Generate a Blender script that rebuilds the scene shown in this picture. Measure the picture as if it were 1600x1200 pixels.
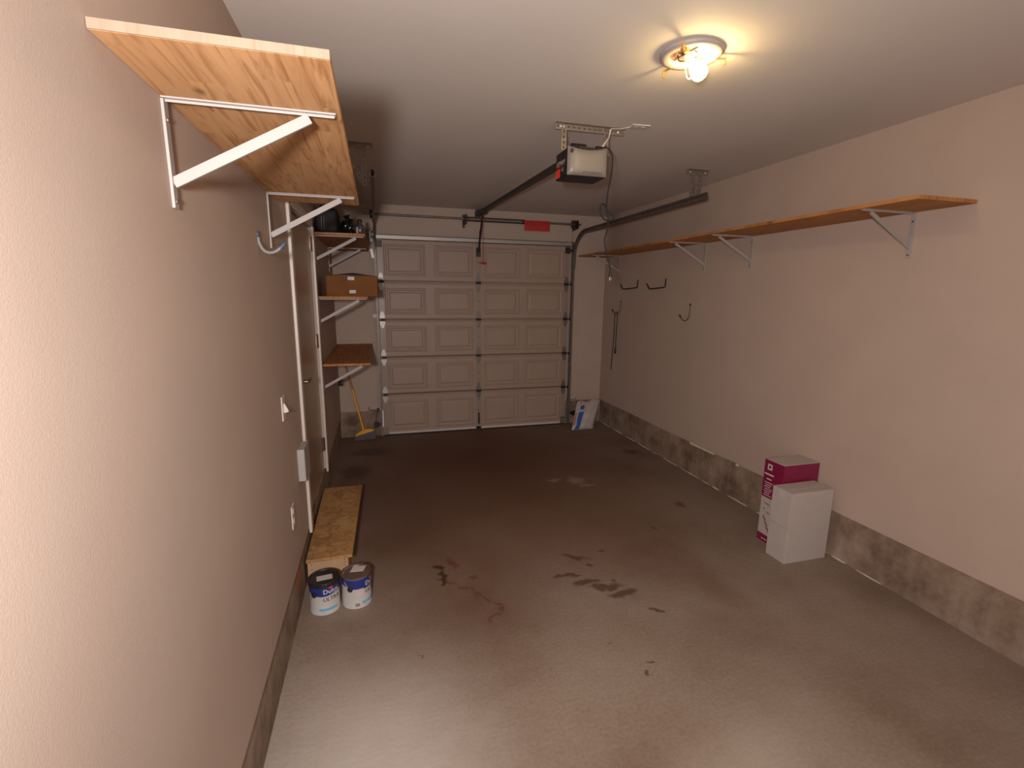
import bpy, bmesh, math, random
from mathutils import Vector, Matrix
random.seed(7)
for o in list(bpy.data.objects): bpy.data.objects.remove(o, do_unlink=True)
SC = bpy.context.scene
COL = SC.collection
PI = math.pi

# ------------------------------------------------------------------ camera
XL, XR, YB, ZC = -0.4855, 3.0013, 6.0602, 2.7842      # wall planes and ceiling, metres; camera over the origin
CAM_H, YAW, PITCH, ROLL, FPX = 1.786, 0.2741, -0.1882, 0.0110, 747.29
fwd = Vector((math.sin(YAW)*math.cos(PITCH), math.cos(YAW)*math.cos(PITCH), math.sin(PITCH)))
rt0 = Vector((math.cos(YAW), -math.sin(YAW), 0)); up0 = rt0.cross(fwd)
rt = math.cos(ROLL)*rt0 + math.sin(ROLL)*up0; up = -math.sin(ROLL)*rt0 + math.cos(ROLL)*up0
cd = bpy.data.cameras.new('camera'); cam = bpy.data.objects.new('camera', cd); COL.objects.link(cam)
cd.sensor_fit = 'HORIZONTAL'; cd.sensor_width = 36.0; cd.lens = FPX/1600*36.0; cd.clip_start = 0.02
M = Matrix((rt, up, -fwd)).transposed().to_4x4(); M.translation = Vector((0, 0, CAM_H)); cam.matrix_world = M
SC.camera = cam

# ------------------------------------------------------------------ world, lights, exposure
FLASH, BULB_STRENGTH, SKY = 79.0, 128.0, 1.3
w = bpy.data.worlds.new('world'); SC.world = w; w.use_nodes = True
w.node_tree.nodes['Background'].inputs[0].default_value = (1.0, 0.94, 0.87, 1)
w.node_tree.nodes['Background'].inputs[1].default_value = SKY
# the photographer's flash: beside and above the lens, the shelf's shadow on the ceiling gives its place
fl = bpy.data.lights.new('camera_flash', 'AREA'); fl.shape = 'DISK'; fl.size = 0.14; fl.energy = FLASH; fl.color = (1.0, 0.96, 0.925)
flo = bpy.data.objects.new('camera_flash', fl); COL.objects.link(flo)
FM = M.copy(); FM.translation = Vector((-0.228, -0.20, 1.847)); flo.matrix_world = FM
vs = SC.view_settings
vs.view_transform = 'Standard'; vs.look = 'None'; vs.exposure = 0.0; vs.gamma = 1.0; vs.use_curve_mapping = False

# ------------------------------------------------------------------ materials
def nt(name):
    m = bpy.data.materials.new(name); m.use_nodes = True
    n = m.node_tree.nodes; l = m.node_tree.links
    return m, n, l, n['Principled BSDF']
def rgba(c): return (c[0], c[1], c[2], 1)
def node(n, t, **kw):
    x = n.new(t)
    for k, v in kw.items():
        if hasattr(x, k): setattr(x, k, v)
        else: x.inputs[k.replace('_', ' ')].default_value = v
    return x
def plain(name, c, rough=.5, metal=0.0, var=.06, scale=14, bump=0.0, bscale=120, spec=None, trans=0):
    m, n, l, b = nt(name)
    tc = n.new('ShaderNodeTexCoord')
    nz = node(n, 'ShaderNodeTexNoise', Scale=scale, Detail=5.0); l.new(tc.outputs['Object'], nz.inputs['Vector'])
    r = n.new('ShaderNodeValToRGB'); r.color_ramp.elements[0].position = .3; r.color_ramp.elements[1].position = .7
    r.color_ramp.elements[0].color = rgba([max(0, x*(1-var)) for x in c]); r.color_ramp.elements[1].color = rgba([min(1, x*(1+var)) for x in c])
    l.new(nz.outputs['Fac'], r.inputs['Fac']); l.new(r.outputs['Color'], b.inputs['Base Color'])
    b.inputs['Roughness'].default_value = rough; b.inputs['Metallic'].default_value = metal
    if spec is not None: b.inputs['Specular IOR Level'].default_value = spec
    if trans: b.inputs['Subsurface Weight'].default_value = trans; b.inputs['Subsurface Radius'].default_value = (.02, .02, .02)
    if bump:
        n2 = node(n, 'ShaderNodeTexNoise', Scale=bscale, Detail=3.0); l.new(tc.outputs['Object'], n2.inputs['Vector'])
        bp = node(n, 'ShaderNodeBump', Strength=bump, Distance=.01); l.new(n2.outputs['Fac'], bp.inputs['Height']); l.new(bp.outputs['Normal'], b.inputs['Normal'])
    return m
def math_(n, l, op, a, b=None, c=None):
    x = n.new('ShaderNodeMath'); x.operation = op
    for i, v in enumerate((a, b, c)):
        if v is None: continue
        if isinstance(v, (int, float)): x.inputs[i].default_value = v
        else: l.new(v, x.inputs[i])
    return x.outputs[0]
def mixc(n, l, f, a, b):
    x = n.new('ShaderNodeMix'); x.data_type = 'RGBA'
    if isinstance(f, (int, float)): x.inputs[0].default_value = f
    else: l.new(f, x.inputs[0])
    for i, v in ((6, a), (7, b)):
        if isinstance(v, tuple): x.inputs[i].default_value = rgba(v)
        else: l.new(v, x.inputs[i])
    return x.outputs[2]
def ramp(n, l, f, stops):
    r = n.new('ShaderNodeValToRGB'); e = r.color_ramp.elements
    while len(e) < len(stops): e.new(.5)
    for q, (p, c) in zip(e, stops): q.position = p; q.color = rgba(c)
    l.new(f, r.inputs['Fac']); return r.outputs['Color']

def wood(name, base, dark, strips=.055, along='Y', rough=.5, knots=True):
    m, n, l, b = nt(name)
    tc = n.new('ShaderNodeTexCoord'); sp = n.new('ShaderNodeSeparateXYZ'); l.new(tc.outputs['Object'], sp.inputs[0])
    ac, al = (sp.outputs['X'], sp.outputs['Y']) if along == 'Y' else (sp.outputs['Y'], sp.outputs['X'])
    sid = math_(n, l, 'FLOOR', math_(n, l, 'DIVIDE', ac, strips))
    # staves: each strip broken into finger-jointed lengths
    seg = math_(n, l, 'FLOOR', math_(n, l, 'MULTIPLY_ADD', al, 1.9, math_(n, l, 'MULTIPLY', sid, 0.37)))
    cmb = n.new('ShaderNodeCombineXYZ'); l.new(sid, cmb.inputs[0]); l.new(seg, cmb.inputs[1])
    wn = n.new('ShaderNodeTexWhiteNoise'); wn.noise_dimensions = '2D'; l.new(cmb.outputs[0], wn.inputs['Vector'])
    mp = n.new('ShaderNodeCombineXYZ'); l.new(math_(n, l, 'MULTIPLY', ac, 38), mp.inputs[0]); l.new(math_(n, l, 'MULTIPLY', al, 3.0), mp.inputs[1]); l.new(math_(n, l, 'MULTIPLY', wn.outputs['Value'], 40), mp.inputs[2])
    g = node(n, 'ShaderNodeTexNoise', Scale=1.0, Detail=6.0, Distortion=1.2); l.new(mp.outputs[0], g.inputs['Vector'])
    c1 = ramp(n, l, g.outputs['Fac'], [(.32, dark), (.5, base), (.72, tuple(min(1, x*1.12) for x in base))])
    f = math_(n, l, 'MULTIPLY', wn.outputs['Value'], .30)
    c2 = mixc(n, l, f, c1, dark)
    if knots:
        km = n.new('ShaderNodeCombineXYZ'); l.new(math_(n, l, 'MULTIPLY', ac, 9), km.inputs[0]); l.new(math_(n, l, 'MULTIPLY', al, 4.0), km.inputs[1])
        v = node(n, 'ShaderNodeTexVoronoi', Scale=1.0, Randomness=1.0); l.new(km.outputs[0], v.inputs['Vector'])
        nk = node(n, 'ShaderNodeTexNoise', Scale=30.0); l.new(tc.outputs['Object'], nk.inputs['Vector'])
        dd = math_(n, l, 'MULTIPLY_ADD', nk.outputs['Fac'], .12, v.outputs['Distance'])
        kf = ramp(n, l, dd, [(.12, (.75, .75, .75)), (.20, (0, 0, 0))])
        c2 = mixc(n, l, kf, c2, tuple(x*.45 for x in dark))
    l.new(c2, b.inputs['Base Color']); b.inputs['Roughness'].default_value = rough; b.inputs['Specular IOR Level'].default_value = .22
    return m

M_ = {}
WALL = (.45, .335, .275)
M_['wall'] = plain('painted_drywall', WALL, .75, var=.03, scale=3, bump=.05, bscale=260)
M_['ceiling'] = plain('painted_ceiling', (.62, .545, .495), .8, var=.02, scale=2, bump=.06, bscale=220)
M_['trim'] = plain('white_trim_paint', (.56, .475, .43), .35, var=.03)
M_['intdoor'] = plain('beige_door_paint', (.38, .235, .17), .32, var=.04, scale=3)
M_['gdoor'] = plain('almond_door_enamel', (.35, .24, .188), .50, var=.03, scale=4, bump=.08, bscale=90)
M_['gstile'] = plain('almond_steel_stile', (.30, .215, .17), .38, var=.05)
M_['white'] = plain('white_powder_coat', (.345, .30, .28), .5, var=.03)
M_['plastic'] = plain('white_plastic', (.58, .50, .43), .35, var=.02)
M_['steel'] = plain('galvanised_steel', (.27, .215, .185), .45, .6, var=.2, scale=40)
M_['dsteel'] = plain('dull_track_steel', (.20, .16, .14), .5, .7, var=.2, scale=30)
M_['bright'] = plain('bright_zinc', (.46, .41, .38), .46, .55, var=.12, scale=60)
M_['dark'] = plain('dark_iron', (.035, .025, .022), .45, .3, var=.2)
M_['black'] = plain('black_plastic', (.011, .008, .008), .5, var=.2)
M_['blackrub'] = plain('black_rubber', (.012, .008, .008), .75, var=.2)
M_['red'] = plain('red_tag', (.42, .018, .015), .45, var=.06)
M_['redsq'] = plain('orange_red_sticker', (.85, .045, .02), .4, var=.05)
M_['redcord'] = plain('red_nylon', (.40, .03, .025), .6)
M_['lens'] = plain('milky_light_lens', (.225, .19, .165), .38, var=.02, trans=.15)
M_['print'] = plain('white_print', (.52, .48, .47), .5)
M_['darkprint'] = plain('dark_print', (.025, .016, .045), .5)
M_['blue'] = plain('navy_label', (.018, .028, .155), .3, var=.05)
M_['teal'] = plain('sky_blue_stripe', (.10, .34, .55), .35, var=.05)
M_['canwhite'] = plain('white_can_label', (.44, .405, .385), .32, var=.04)
M_['tin'] = plain('tin_lid', (.20, .13, .10), .42, .6, var=.15, scale=30)
M_['blacklid'] = plain('black_lid', (.02, .014, .014), .28, var=.2)
M_['paper'] = plain('paper_sticker', (.46, .39, .37), .6)
M_['card'] = plain('brown_cardboard', (.185, .072, .024), .8, var=.10, scale=9, bump=.1, spec=.12)
M_['cardin'] = plain('dark_cardboard_edge', (.05, .025, .015), .8)
M_['maroon'] = plain('maroon_print', (.20, .008, .045), .4, var=.06)
M_['boxwhite'] = plain('white_carton', (.44, .375, .345), .55, var=.03)
M_['bag'] = plain('white_sack_plastic', (.46, .405, .38), .38, var=.05, scale=9, bump=.25, bscale=22)
M_['bagblue'] = plain('blue_sack_print', (.03, .09, .34), .4, var=.1)
M_['bagorange'] = plain('orange_sack_print', (.50, .13, .05), .45, var=.1)
M_['byellow'] = plain('yellow_broom_plastic', (.78, .36, .03), .4, var=.08)
M_['bwood'] = plain('orange_brown_handle', (.42, .16, .04), .5, var=.1)
M_['bristle'] = plain('grey_bristles', (.16, .13, .14), .8, var=.2)
M_['brass'] = plain('antique_nickel', (.20, .12, .085), .34, .8, var=.15)
M_['grey'] = plain('grey_vinyl_hook', (.20, .185, .18), .4, var=.1)
M_['bluetip'] = plain('slate_rubber_tip', (.06, .08, .13), .5)
M_['hookbrown'] = plain('brown_vinyl_hook', (.13, .07, .055), .45, var=.1)
M_['caulk'] = plain('white_plaster_bead', (.70, .60, .54), .8, var=.15)
M_['insul'] = plain('brown_ceiling_box', (.32, .18, .12), .8, var=.3, scale=60)
M_['gold'] = plain('brass_clip', (.75, .47, .20), .3, .85)
M_['ceramic'] = plain('ivory_socket', (.80, .70, .55), .35)
M_['pine'] = wood('finger_jointed_pine', (.56, .305, .145), (.37, .165, .06), rough=.7)
M_['pineshelf'] = wood('amber_pine', (.45, .195, .065), (.29, .105, .028), rough=.65)
M_['pineend'] = wood('pine_end_grain', (.80, .58, .40), (.66, .42, .25), knots=False)
M_['spf'] = wood('pale_lumber', (.46, .285, .165), (.33, .175, .085), strips=.3, along='X', knots=False)

def osb():
    m, n, l, b = nt('strand_board')
    tc = n.new('ShaderNodeTexCoord')
    nz = node(n, 'ShaderNodeTexNoise', Scale=9.0, Detail=2.0); l.new(tc.outputs['Object'], nz.inputs['Vector'])
    mp = n.new('ShaderNodeVectorMath'); mp.operation = 'MULTIPLY_ADD'; l.new(nz.outputs['Color'], mp.inputs[0]); mp.inputs[1].default_value = (.25, .25, .25); l.new(tc.outputs['Object'], mp.inputs[2])
    cols = []
    for s, sc in ((28, (1, .35, 1)), (30, (.4, 1, 1))):
        mm = n.new('ShaderNodeMapping'); mm.inputs['Scale'].default_value = sc; mm.inputs['Rotation'].default_value = (0, 0, .6 if s == 28 else -.4); l.new(mp.outputs[0], mm.inputs[0])
        v = node(n, 'ShaderNodeTexVoronoi', Scale=float(s)); l.new(mm.outputs[0], v.inputs['Vector']); cols.append(v.outputs['Color'])
    s1 = n.new('ShaderNodeSeparateColor'); l.new(cols[0], s1.inputs[0]); s2 = n.new('ShaderNodeSeparateColor'); l.new(cols[1], s2.inputs[0])
    f = math_(n, l, 'MULTIPLY_ADD', s1.outputs[0], .55, math_(n, l, 'MULTIPLY', s2.outputs[1], .45))
    n3 = node(n, 'ShaderNodeTexNoise', Scale=4.0, Detail=3.0); l.new(tc.outputs['Object'], n3.inputs['Vector'])
    f2 = math_(n, l, 'ADD', f, math_(n, l, 'MULTIPLY_ADD', n3.outputs['Fac'], .8, -.4))
    c = ramp(n, l, f2, [(.0, (.24, .115, .042)), (.45, (.33, .17, .066)), (1.0, (.42, .24, .10))])
    l.new(c, b.inputs['Base Color']); b.inputs['Roughness'].default_value = .6; b.inputs['Specular IOR Level'].default_value = .22
    bp = node(n, 'ShaderNodeBump', Strength=.25, Distance=.004); l.new(f, bp.inputs['Height']); l.new(bp.outputs['Normal'], b.inputs['Normal'])
    return m
M_['osb'] = osb()

def concrete_floor():
    m, n, l, b = nt('stained_concrete')
    tc = n.new('ShaderNodeTexCoord'); P = tc.outputs['Object']
    big = node(n, 'ShaderNodeTexNoise', Scale=1.3, Detail=6.0, Roughness=.6); l.new(P, big.inputs['Vector'])
    fine = node(n, 'ShaderNodeTexNoise', Scale=60.0, Detail=4.0); l.new(P, fine.inputs['Vector'])
    c = ramp(n, l, big.outputs['Fac'], [(.30, (.185, .122, .086)), (.50, (.245, .178, .136)), (.72, (.285, .222, .176))])
    ff = ramp(n, l, fine.outputs['Fac'], [(.35, (.80, .80, .80)), (.65, (1.08, 1.08, 1.08))])
    mu = n.new('ShaderNodeMix'); mu.data_type = 'RGBA'; mu.blend_type = 'MULTIPLY'; mu.inputs[0].default_value = .6; l.new(c, mu.inputs[6]); l.new(ff, mu.inputs[7]); c = mu.outputs[2]
    # reddish dirt film plus painted light falloff: darker towards the door, paler near camera
    sp = n.new('ShaderNodeSeparateXYZ'); l.new(P, sp.inputs[0])
    wz = node(n, 'ShaderNodeTexNoise', Scale=13.0, Detail=5.0); l.new(P, wz.inputs['Vector'])
    wp = n.new('ShaderNodeVectorMath'); wp.operation = 'MULTIPLY_ADD'; l.new(wz.outputs['Color'], wp.inputs[0]); wp.inputs[1].default_value = (.13, .13, 0)
    off = n.new('ShaderNodeVectorMath'); off.operation = 'SUBTRACT'; l.new(P, off.inputs[0]); off.inputs[1].default_value = (.065, .065, 0)
    l.new(off.outputs[0], wp.inputs[2]); Wp = wp.outputs[0]
    def stain_or_falloff(cx, cy, rx, ry, ang, soft=.35):
        mp = n.new('ShaderNodeMapping'); mp.vector_type = 'TEXTURE'; mp.inputs['Location'].default_value = (cx, cy, 0); mp.inputs['Rotation'].default_value = (0, 0, ang); mp.inputs['Scale'].default_value = (rx, ry, 1)
        l.new(Wp, mp.inputs[0]); ln = n.new('ShaderNodeVectorMath'); ln.operation = 'LENGTH'; l.new(mp.outputs[0], ln.inputs[0])
        mr = n.new('ShaderNodeMapRange'); mr.interpolation_type = 'SMOOTHSTEP'; mr.inputs[1].default_value = 1.0; mr.inputs[2].default_value = 1.0-soft; mr.inputs[3].default_value = 0; mr.inputs[4].default_value = 1
        l.new(ln.outputs['Value'], mr.inputs[0]); return mr.outputs[0]
    def group(lst, col, amt, soft=.35):
        nonlocal c
        acc = None
        for s in lst:
            f = stain_or_falloff(*s, soft=soft); acc = f if acc is None else math_(n, l, 'MAXIMUM', acc, f)
        c = mixc(n, l, math_(n, l, 'MULTIPLY', acc, amt), c, col)
    group([(1.0, 4.8, 3.0, 3.1, 0)], (.085, .026, .009), .88, .98)  # broad brown film, dimming with distance put into the floor colour
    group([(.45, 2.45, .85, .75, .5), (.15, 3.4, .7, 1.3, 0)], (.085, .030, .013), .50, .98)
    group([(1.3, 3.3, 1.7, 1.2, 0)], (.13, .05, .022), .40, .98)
    group([(-.1, 1.5, .75, .95, 0)], (.46, .40, .355), .75, .95)  # paler near floor, stronger close light put into the colour
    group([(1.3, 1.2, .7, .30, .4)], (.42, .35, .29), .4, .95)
    group([(1.95, 2.30, .17, .42, .2), (1.52, 2.66, .15, .1, 0)], (.17, .10, .07), .6, .8)
    group([(.322, 2.885, .060, .034, -.87), (.341, 2.776, .036, .095, -.1)], (.040, .016, .010), .9, .5)
    trail = [(.339, 2.791), (.404, 2.682), (.483, 2.607), (.536, 2.534), (.587, 2.452), (.646, 2.394), (.601, 2.354), (.545, 2.307), (.521, 2.297)]
    seg = [((p[0]+q[0])/2, (p[1]+q[1])/2, math.hypot(q[0]-p[0], q[1]-p[1])*.70, .020, math.atan2(q[1]-p[1], q[0]-p[0])) for p, q in zip(trail, trail[1:])]
    group(seg+[(.416, 2.92, .045, .11, .1), (.52, 2.73, .05, .035, 0)], (.12, .038, .020), .80, .8)
    group([(1.246, 2.785, .110, .036, -.60), (1.114, 2.592, .118, .026, -.03), (1.213, 2.495, .11, .044, -.05), (1.303, 2.423, .150, .038, -.03), (1.37, 2.335, .13, .050, -.05), (1.477, 2.143, .058, .028, -.8), (1.307, 2.652, .036, .024, -.27), (1.373, 2.478, .03, .022, -.27), (1.451, 2.823, .028, .018, -.27)], (.085, .042, .026), .85, .55)
    group([(1.80, 4.06, .10, .14, .4), (1.60, 4.12, .09, .05, 0), (1.86, 3.93, .12, .05, 0)], (.36, .255, .20), .5, .8)
    group([(2.76, 4.71, .16, .12, 0), (2.47, 3.34, .07, .07, 0), (-.25, 4.8, .2, .3, 0), (-.1, 5.4, .3, .2, 0)], (.07, .035, .028), .7, .7)
    group([(1.235, 1.80, .018, .012, 0), (1.20, 1.74, .014, .012, 0), (1.105, 1.965, .016, .008, 0), (.14, 2.13, .008, .006, 0), (2.02, 3.02, .05, .016, -.6)], (.10, .05, .02), .85)
    l.new(c, b.inputs['Base Color'])
    b.inputs['Roughness'].default_value = .62; b.inputs['Specular IOR Level'].default_value = .35
    # swept trowel arcs
    wv = node(n, 'ShaderNodeTexWave', Scale=9.0, Distortion=9.0, Detail=3.0); wv.inputs['Detail Scale'].default_value = 1.2; wv.wave_type = 'RINGS'
    l.new(P, wv.inputs['Vector'])
    hh = math_(n, l, 'MULTIPLY_ADD', wv.outputs['Fac'], .25, fine.outputs['Fac'])
    bp = node(n, 'ShaderNodeBump', Strength=.22, Distance=.004); l.new(hh, bp.inputs['Height']); l.new(bp.outputs['Normal'], b.inputs['Normal'])
    return m
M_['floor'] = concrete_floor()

def concrete_curb(name, orange=None):
    m, n, l, b = nt(name)
    tc = n.new('ShaderNodeTexCoord'); P = tc.outputs['Object']
    a = node(n, 'ShaderNodeTexNoise', Scale=5.0, Detail=7.0, Roughness=.65); l.new(P, a.inputs['Vector'])
    mp = n.new('ShaderNodeMapping'); mp.inputs['Scale'].default_value = (20, 20, 2); l.new(P, mp.inputs[0])
    st = node(n, 'ShaderNodeTexNoise', Scale=1.0, Detail=3.0); l.new(mp.outputs[0], st.inputs['Vector'])
    f = math_(n, l, 'MULTIPLY_ADD', st.outputs['Fac'], .14, math_(n, l, 'MULTIPLY', a.outputs['Fac'], .92))
    c = ramp(n, l, f, [(.34, (.125, .076, .050)), (.52, (.235, .158, .112)), (.72, (.34, .25, .19))])
    if orange:
        mr = n.new('ShaderNodeMapping'); mr.vector_type = 'TEXTURE'; mr.inputs['Location'].default_value = orange[0]; mr.inputs['Scale'].default_value = orange[1]
        l.new(P, mr.inputs[0]); ln = n.new('ShaderNodeVectorMath'); ln.operation = 'LENGTH'; l.new(mr.outputs[0], ln.inputs[0])
        d = math_(n, l, 'ADD', ln.outputs['Value'], math_(n, l, 'MULTIPLY_ADD', a.outputs['Fac'], 1.2, -.6))
        fo = ramp(n, l, d, [(.6, (.7, .7, .7)), (1.0, (0, 0, 0))]); c = mixc(n, l, fo, c, (.50, .13, .05))
    l.new(c, b.inputs['Base Color']); b.inputs['Roughness'].default_value = .85
    bp = node(n, 'ShaderNodeBump', Strength=.5, Distance=.01); l.new(a.outputs['Fac'], bp.inputs['Height']); l.new(bp.outputs['Normal'], b.inputs['Normal'])
    return m
M_['curb'] = concrete_curb('rough_foundation_concrete')

def emit(name, c, s):
    m, n, l, b = nt(name); b.inputs['Base Color'].default_value = rgba(c); b.inputs['Emission Color'].default_value = rgba(c); b.inputs['Emission Strength'].default_value = s
    return m
M_['bulb'] = emit('lit_bulb_glass', (1.0, .74, .33), BULB_STRENGTH)

# ------------------------------------------------------------------ mesh builder
class MB:
    def __init__(s): s.v = []; s.f = []
    def add(s, vs, fs):
        o = len(s.v); s.v += [Vector(p) for p in vs]; s.f += [[i+o for i in f] for f in fs]; return s
    def box(s, x0, x1, y0, y1, z0, z1):
        v = [(x, y, z) for z in (z0, z1) for y in (y0, y1) for x in (x0, x1)]
        return s.add(v, [(0, 2, 3, 1), (4, 5, 7, 6), (0, 1, 5, 4), (2, 6, 7, 3), (0, 4, 6, 2), (1, 3, 7, 5)])
    def obox(s, c, ax, h):
        c = Vector(c); a = [Vector(x).normalized() for x in ax]
        v = [c + a[0]*h[0]*i + a[1]*h[1]*j + a[2]*h[2]*k for k in (-1, 1) for j in (-1, 1) for i in (-1, 1)]
        return s.add(v, [(0, 2, 3, 1), (4, 5, 7, 6), (0, 1, 5, 4), (2, 6, 7, 3), (0, 4, 6, 2), (1, 3, 7, 5)])
    def bar(s, p0, p1, w, t, side):        # side: direction of width w
        p0, p1 = Vector(p0), Vector(p1); d = (p1-p0); sd = Vector(side); sd = (sd - d.normalized()*sd.dot(d.normalized())).normalized()
        return s.obox((p0+p1)/2, (d, sd, d.cross(sd)), (d.length/2, w/2, t/2))
    def tube(s, pts, r, n=8, closed=False):
        pts = [Vector(p) for p in pts]; N = len(pts); rs = r if isinstance(r, (list, tuple)) else [r]*N
        o = len(s.v); prev = None
        for i, p in enumerate(pts):
            if closed: d = (pts[(i+1) % N]-pts[i-1])
            else: d = (pts[min(i+1, N-1)]-pts[max(i-1, 0)])
            d.normalize()
            if prev is None:
                a = Vector((0, 0, 1)) if abs(d.z) < .9 else Vector((1, 0, 0)); u = d.cross(a).normalized()
            else: u = (prev - d*prev.dot(d)).normalized()
            prev = u; w_ = d.cross(u)
            for k in range(n):
                t = 2*PI*k/n; s.v.append(p + (u*math.cos(t)+w_*math.sin(t))*rs[i])
        for i in range(N if closed else N-1):
            a = o+i*n; b = o+((i+1) % N)*n
            for k in range(n): s.f.append([a+k, a+(k+1) % n, b+(k+1) % n, b+k])
        if not closed:
            s.f.append([o+k for k in range(n)][::-1]); s.f.append([o+(N-1)*n+k for k in range(n)])
        return s
    def lathe(s, prof, mat=None, n=32, capb=True, capt=True):
        o = len(s.v); mat = mat or Matrix.Identity(4)
        for r, z in prof:
            for k in range(n):
                t = 2*PI*k/n; s.v.append(mat @ Vector((r*math.cos(t), r*math.sin(t), z)))
        for i in range(len(prof)-1):
            for k in range(n): s.f.append([o+i*n+k, o+i*n+(k+1) % n, o+(i+1)*n+(k+1) % n, o+(i+1)*n+k])
        if capb: s.f.append([o+k for k in range(n)][::-1])
        if capt: s.f.append([o+(len(prof)-1)*n+k for k in range(n)])
        return s
    def prism(s, poly, fn, t0, t1):        # poly 2D, fn(a,b,t)->point
        n = len(poly); o = len(s.v)
        for t in (t0, t1):
            for a, b in poly: s.v.append(Vector(fn(a, b, t)))
        s.f.append([o+k for k in range(n)][::-1]); s.f.append([o+n+k for k in range(n)])
        for k in range(n): s.f.append([o+k, o+(k+1) % n, o+n+(k+1) % n, o+n+k])
        return s
    def grid(s, fn, nu, nv):
        o = len(s.v)
        for j in range(nv+1):
            for i in range(nu+1): s.v.append(Vector(fn(i/nu, j/nv)))
        for j in range(nv):
            for i in range(nu):
                a = o+j*(nu+1)+i; s.f.append([a, a+1, a+nu+2, a+nu+1])
        return s
    def rings(s, rects):                   # nested rectangles (x0,x1,z0,z1,y) -> moulded panel facing -Y
        o = len(s.v)
        for x0, x1, z0, z1, y in rects: s.v += [Vector(p) for p in ((x0, y, z0), (x1, y, z0), (x1, y, z1), (x0, y, z1))]
        for i in range(len(rects)-1):
            for k in range(4): s.f.append([o+i*4+k, o+i*4+(k+1) % 4, o+i*4+4+(k+1) % 4, o+i*4+4+k])
        e = o+(len(rects)-1)*4; s.f.append([e, e+1, e+2, e+3]); return s
WLOC = {}
def empty(name, loc):
    o = bpy.data.objects.new(name, None); COL.objects.link(o); o.location = loc; o.empty_display_size = .05; WLOC[o.name] = Vector(loc); return o
def obj(name, mb, mat, parent=None, smooth=None, bevel=0, base=False, fixn=True):
    lo = Vector([min(v[i] for v in mb.v) for i in range(3)]); hi = Vector([max(v[i] for v in mb.v) for i in range(3)])
    c = (lo+hi)/2
    if base: c.z = lo.z
    me = bpy.data.meshes.new(name); me.from_pydata([v-c for v in mb.v], [], mb.f); me.update()
    if fixn:
        bm = bmesh.new(); bm.from_mesh(me); bmesh.ops.recalc_face_normals(bm, faces=bm.faces); bm.to_mesh(me); bm.free()
    me.materials.append(M_[mat] if isinstance(mat, str) else mat)
    if smooth:
        for p in me.polygons: p.use_smooth = True
        me.set_sharp_from_angle(angle=math.radians(smooth))
    o = bpy.data.objects.new(name, me); COL.objects.link(o)
    if parent is not None: o.parent = parent; o.location = c-WLOC[parent.name]
    else: o.location = c
    WLOC[o.name] = c.copy()
    if name in TINY: o['kind'] = 'stuff'
    if bevel:
        b = o.modifiers.new('edge', 'BEVEL'); b.width = bevel; b.segments = 2; b.limit_method = 'ANGLE'
    return o
def copy_to(o, world, parent=None):
    c = o.copy(); COL.objects.link(c); WLOC[c.name] = Vector(world)
    c.parent = parent; c.location = Vector(world) - (WLOC[parent.name] if parent else Vector((0, 0, 0))); return c
def dup_tree(root, delta, label=None):
    r = root.copy(); COL.objects.link(r); r.location = root.location + Vector(delta); WLOC[r.name] = WLOC[root.name]+Vector(delta)
    for ch in list(root.children):
        k = ch.copy(); COL.objects.link(k); k.parent = r; WLOC[k.name] = WLOC[ch.name]+Vector(delta)
        for g in list(ch.children):
            h = g.copy(); COL.objects.link(h); h.parent = k
    if label: r['label'] = label
    return r
TINY = {'bolts', 'screws', 'lag_screws', 'nail_heads', 'vent_slots', 'prongs', 'bar_print', 'white_print', 'grey_print', 'leaf_print', 'plaster_bead', 'plaster_chip', 'bristles'}
def tag(o, label, cat=None, group=None, kind=None):
    o['label'] = label
    if cat: o['category'] = cat
    if group: o['group'] = group
    if kind: o['kind'] = kind
    return o
def text_poly(s, size, shear=0.0):
    cu = bpy.data.curves.new('t', 'FONT'); cu.body = s; cu.size = size; cu.shear = shear; cu.align_x = 'CENTER'; cu.resolution_u = 3; cu.offset = size*.012
    o = bpy.data.objects.new('t', cu); COL.objects.link(o); dg = bpy.context.evaluated_depsgraph_get(); dg.update()
    me = o.evaluated_get(dg).to_mesh(); v = [(p.co.x, p.co.y) for p in me.vertices]; f = [list(p.vertices) for p in me.polygons]
    o.evaluated_get(dg).to_mesh_clear(); bpy.data.objects.remove(o); bpy.data.curves.remove(cu)
    return v, f
def arc(cx, cz, r, a0, a1, n): return [(cx+r*math.cos(a0+(a1-a0)*i/n), cz+r*math.sin(a0+(a1-a0)*i/n)) for i in range(n+1)]
def perf(mb, p0, p1, side, w=.032, t=.003, pitch=.034, hole=.45):   # perforated steel strip with real square holes
    p0, p1, sd = Vector(p0), Vector(p1), Vector(side).normalized(); d = (p1-p0); L = d.length; d.normalize()
    for s_ in (-1, 1):
        q = sd*(s_*w*(.5-.17)); mb.bar(p0+q, p1+q, w*.34, t, sd)
    n = max(1, round(L/pitch)); pt = L/n
    for i in range(n+1):
        a = max(0, i*pt-pt*(1-hole)/2); b = min(L, i*pt+pt*(1-hole)/2)
        mb.bar(p0+d*a, p0+d*b, w*.34, t, sd)
    return mb

# ================================================================== SETTING
OX0, OX1, OZ = .35, 2.15, 2.1                            # unseen doorway added behind the photographer so world light fills the room
YN = -1.5                                               # wall behind the photographer
T = .12
o = obj('floor', MB().box(XL-T, XR+T, YN-T, YB+T, -.1, 0), 'floor'); 
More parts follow.
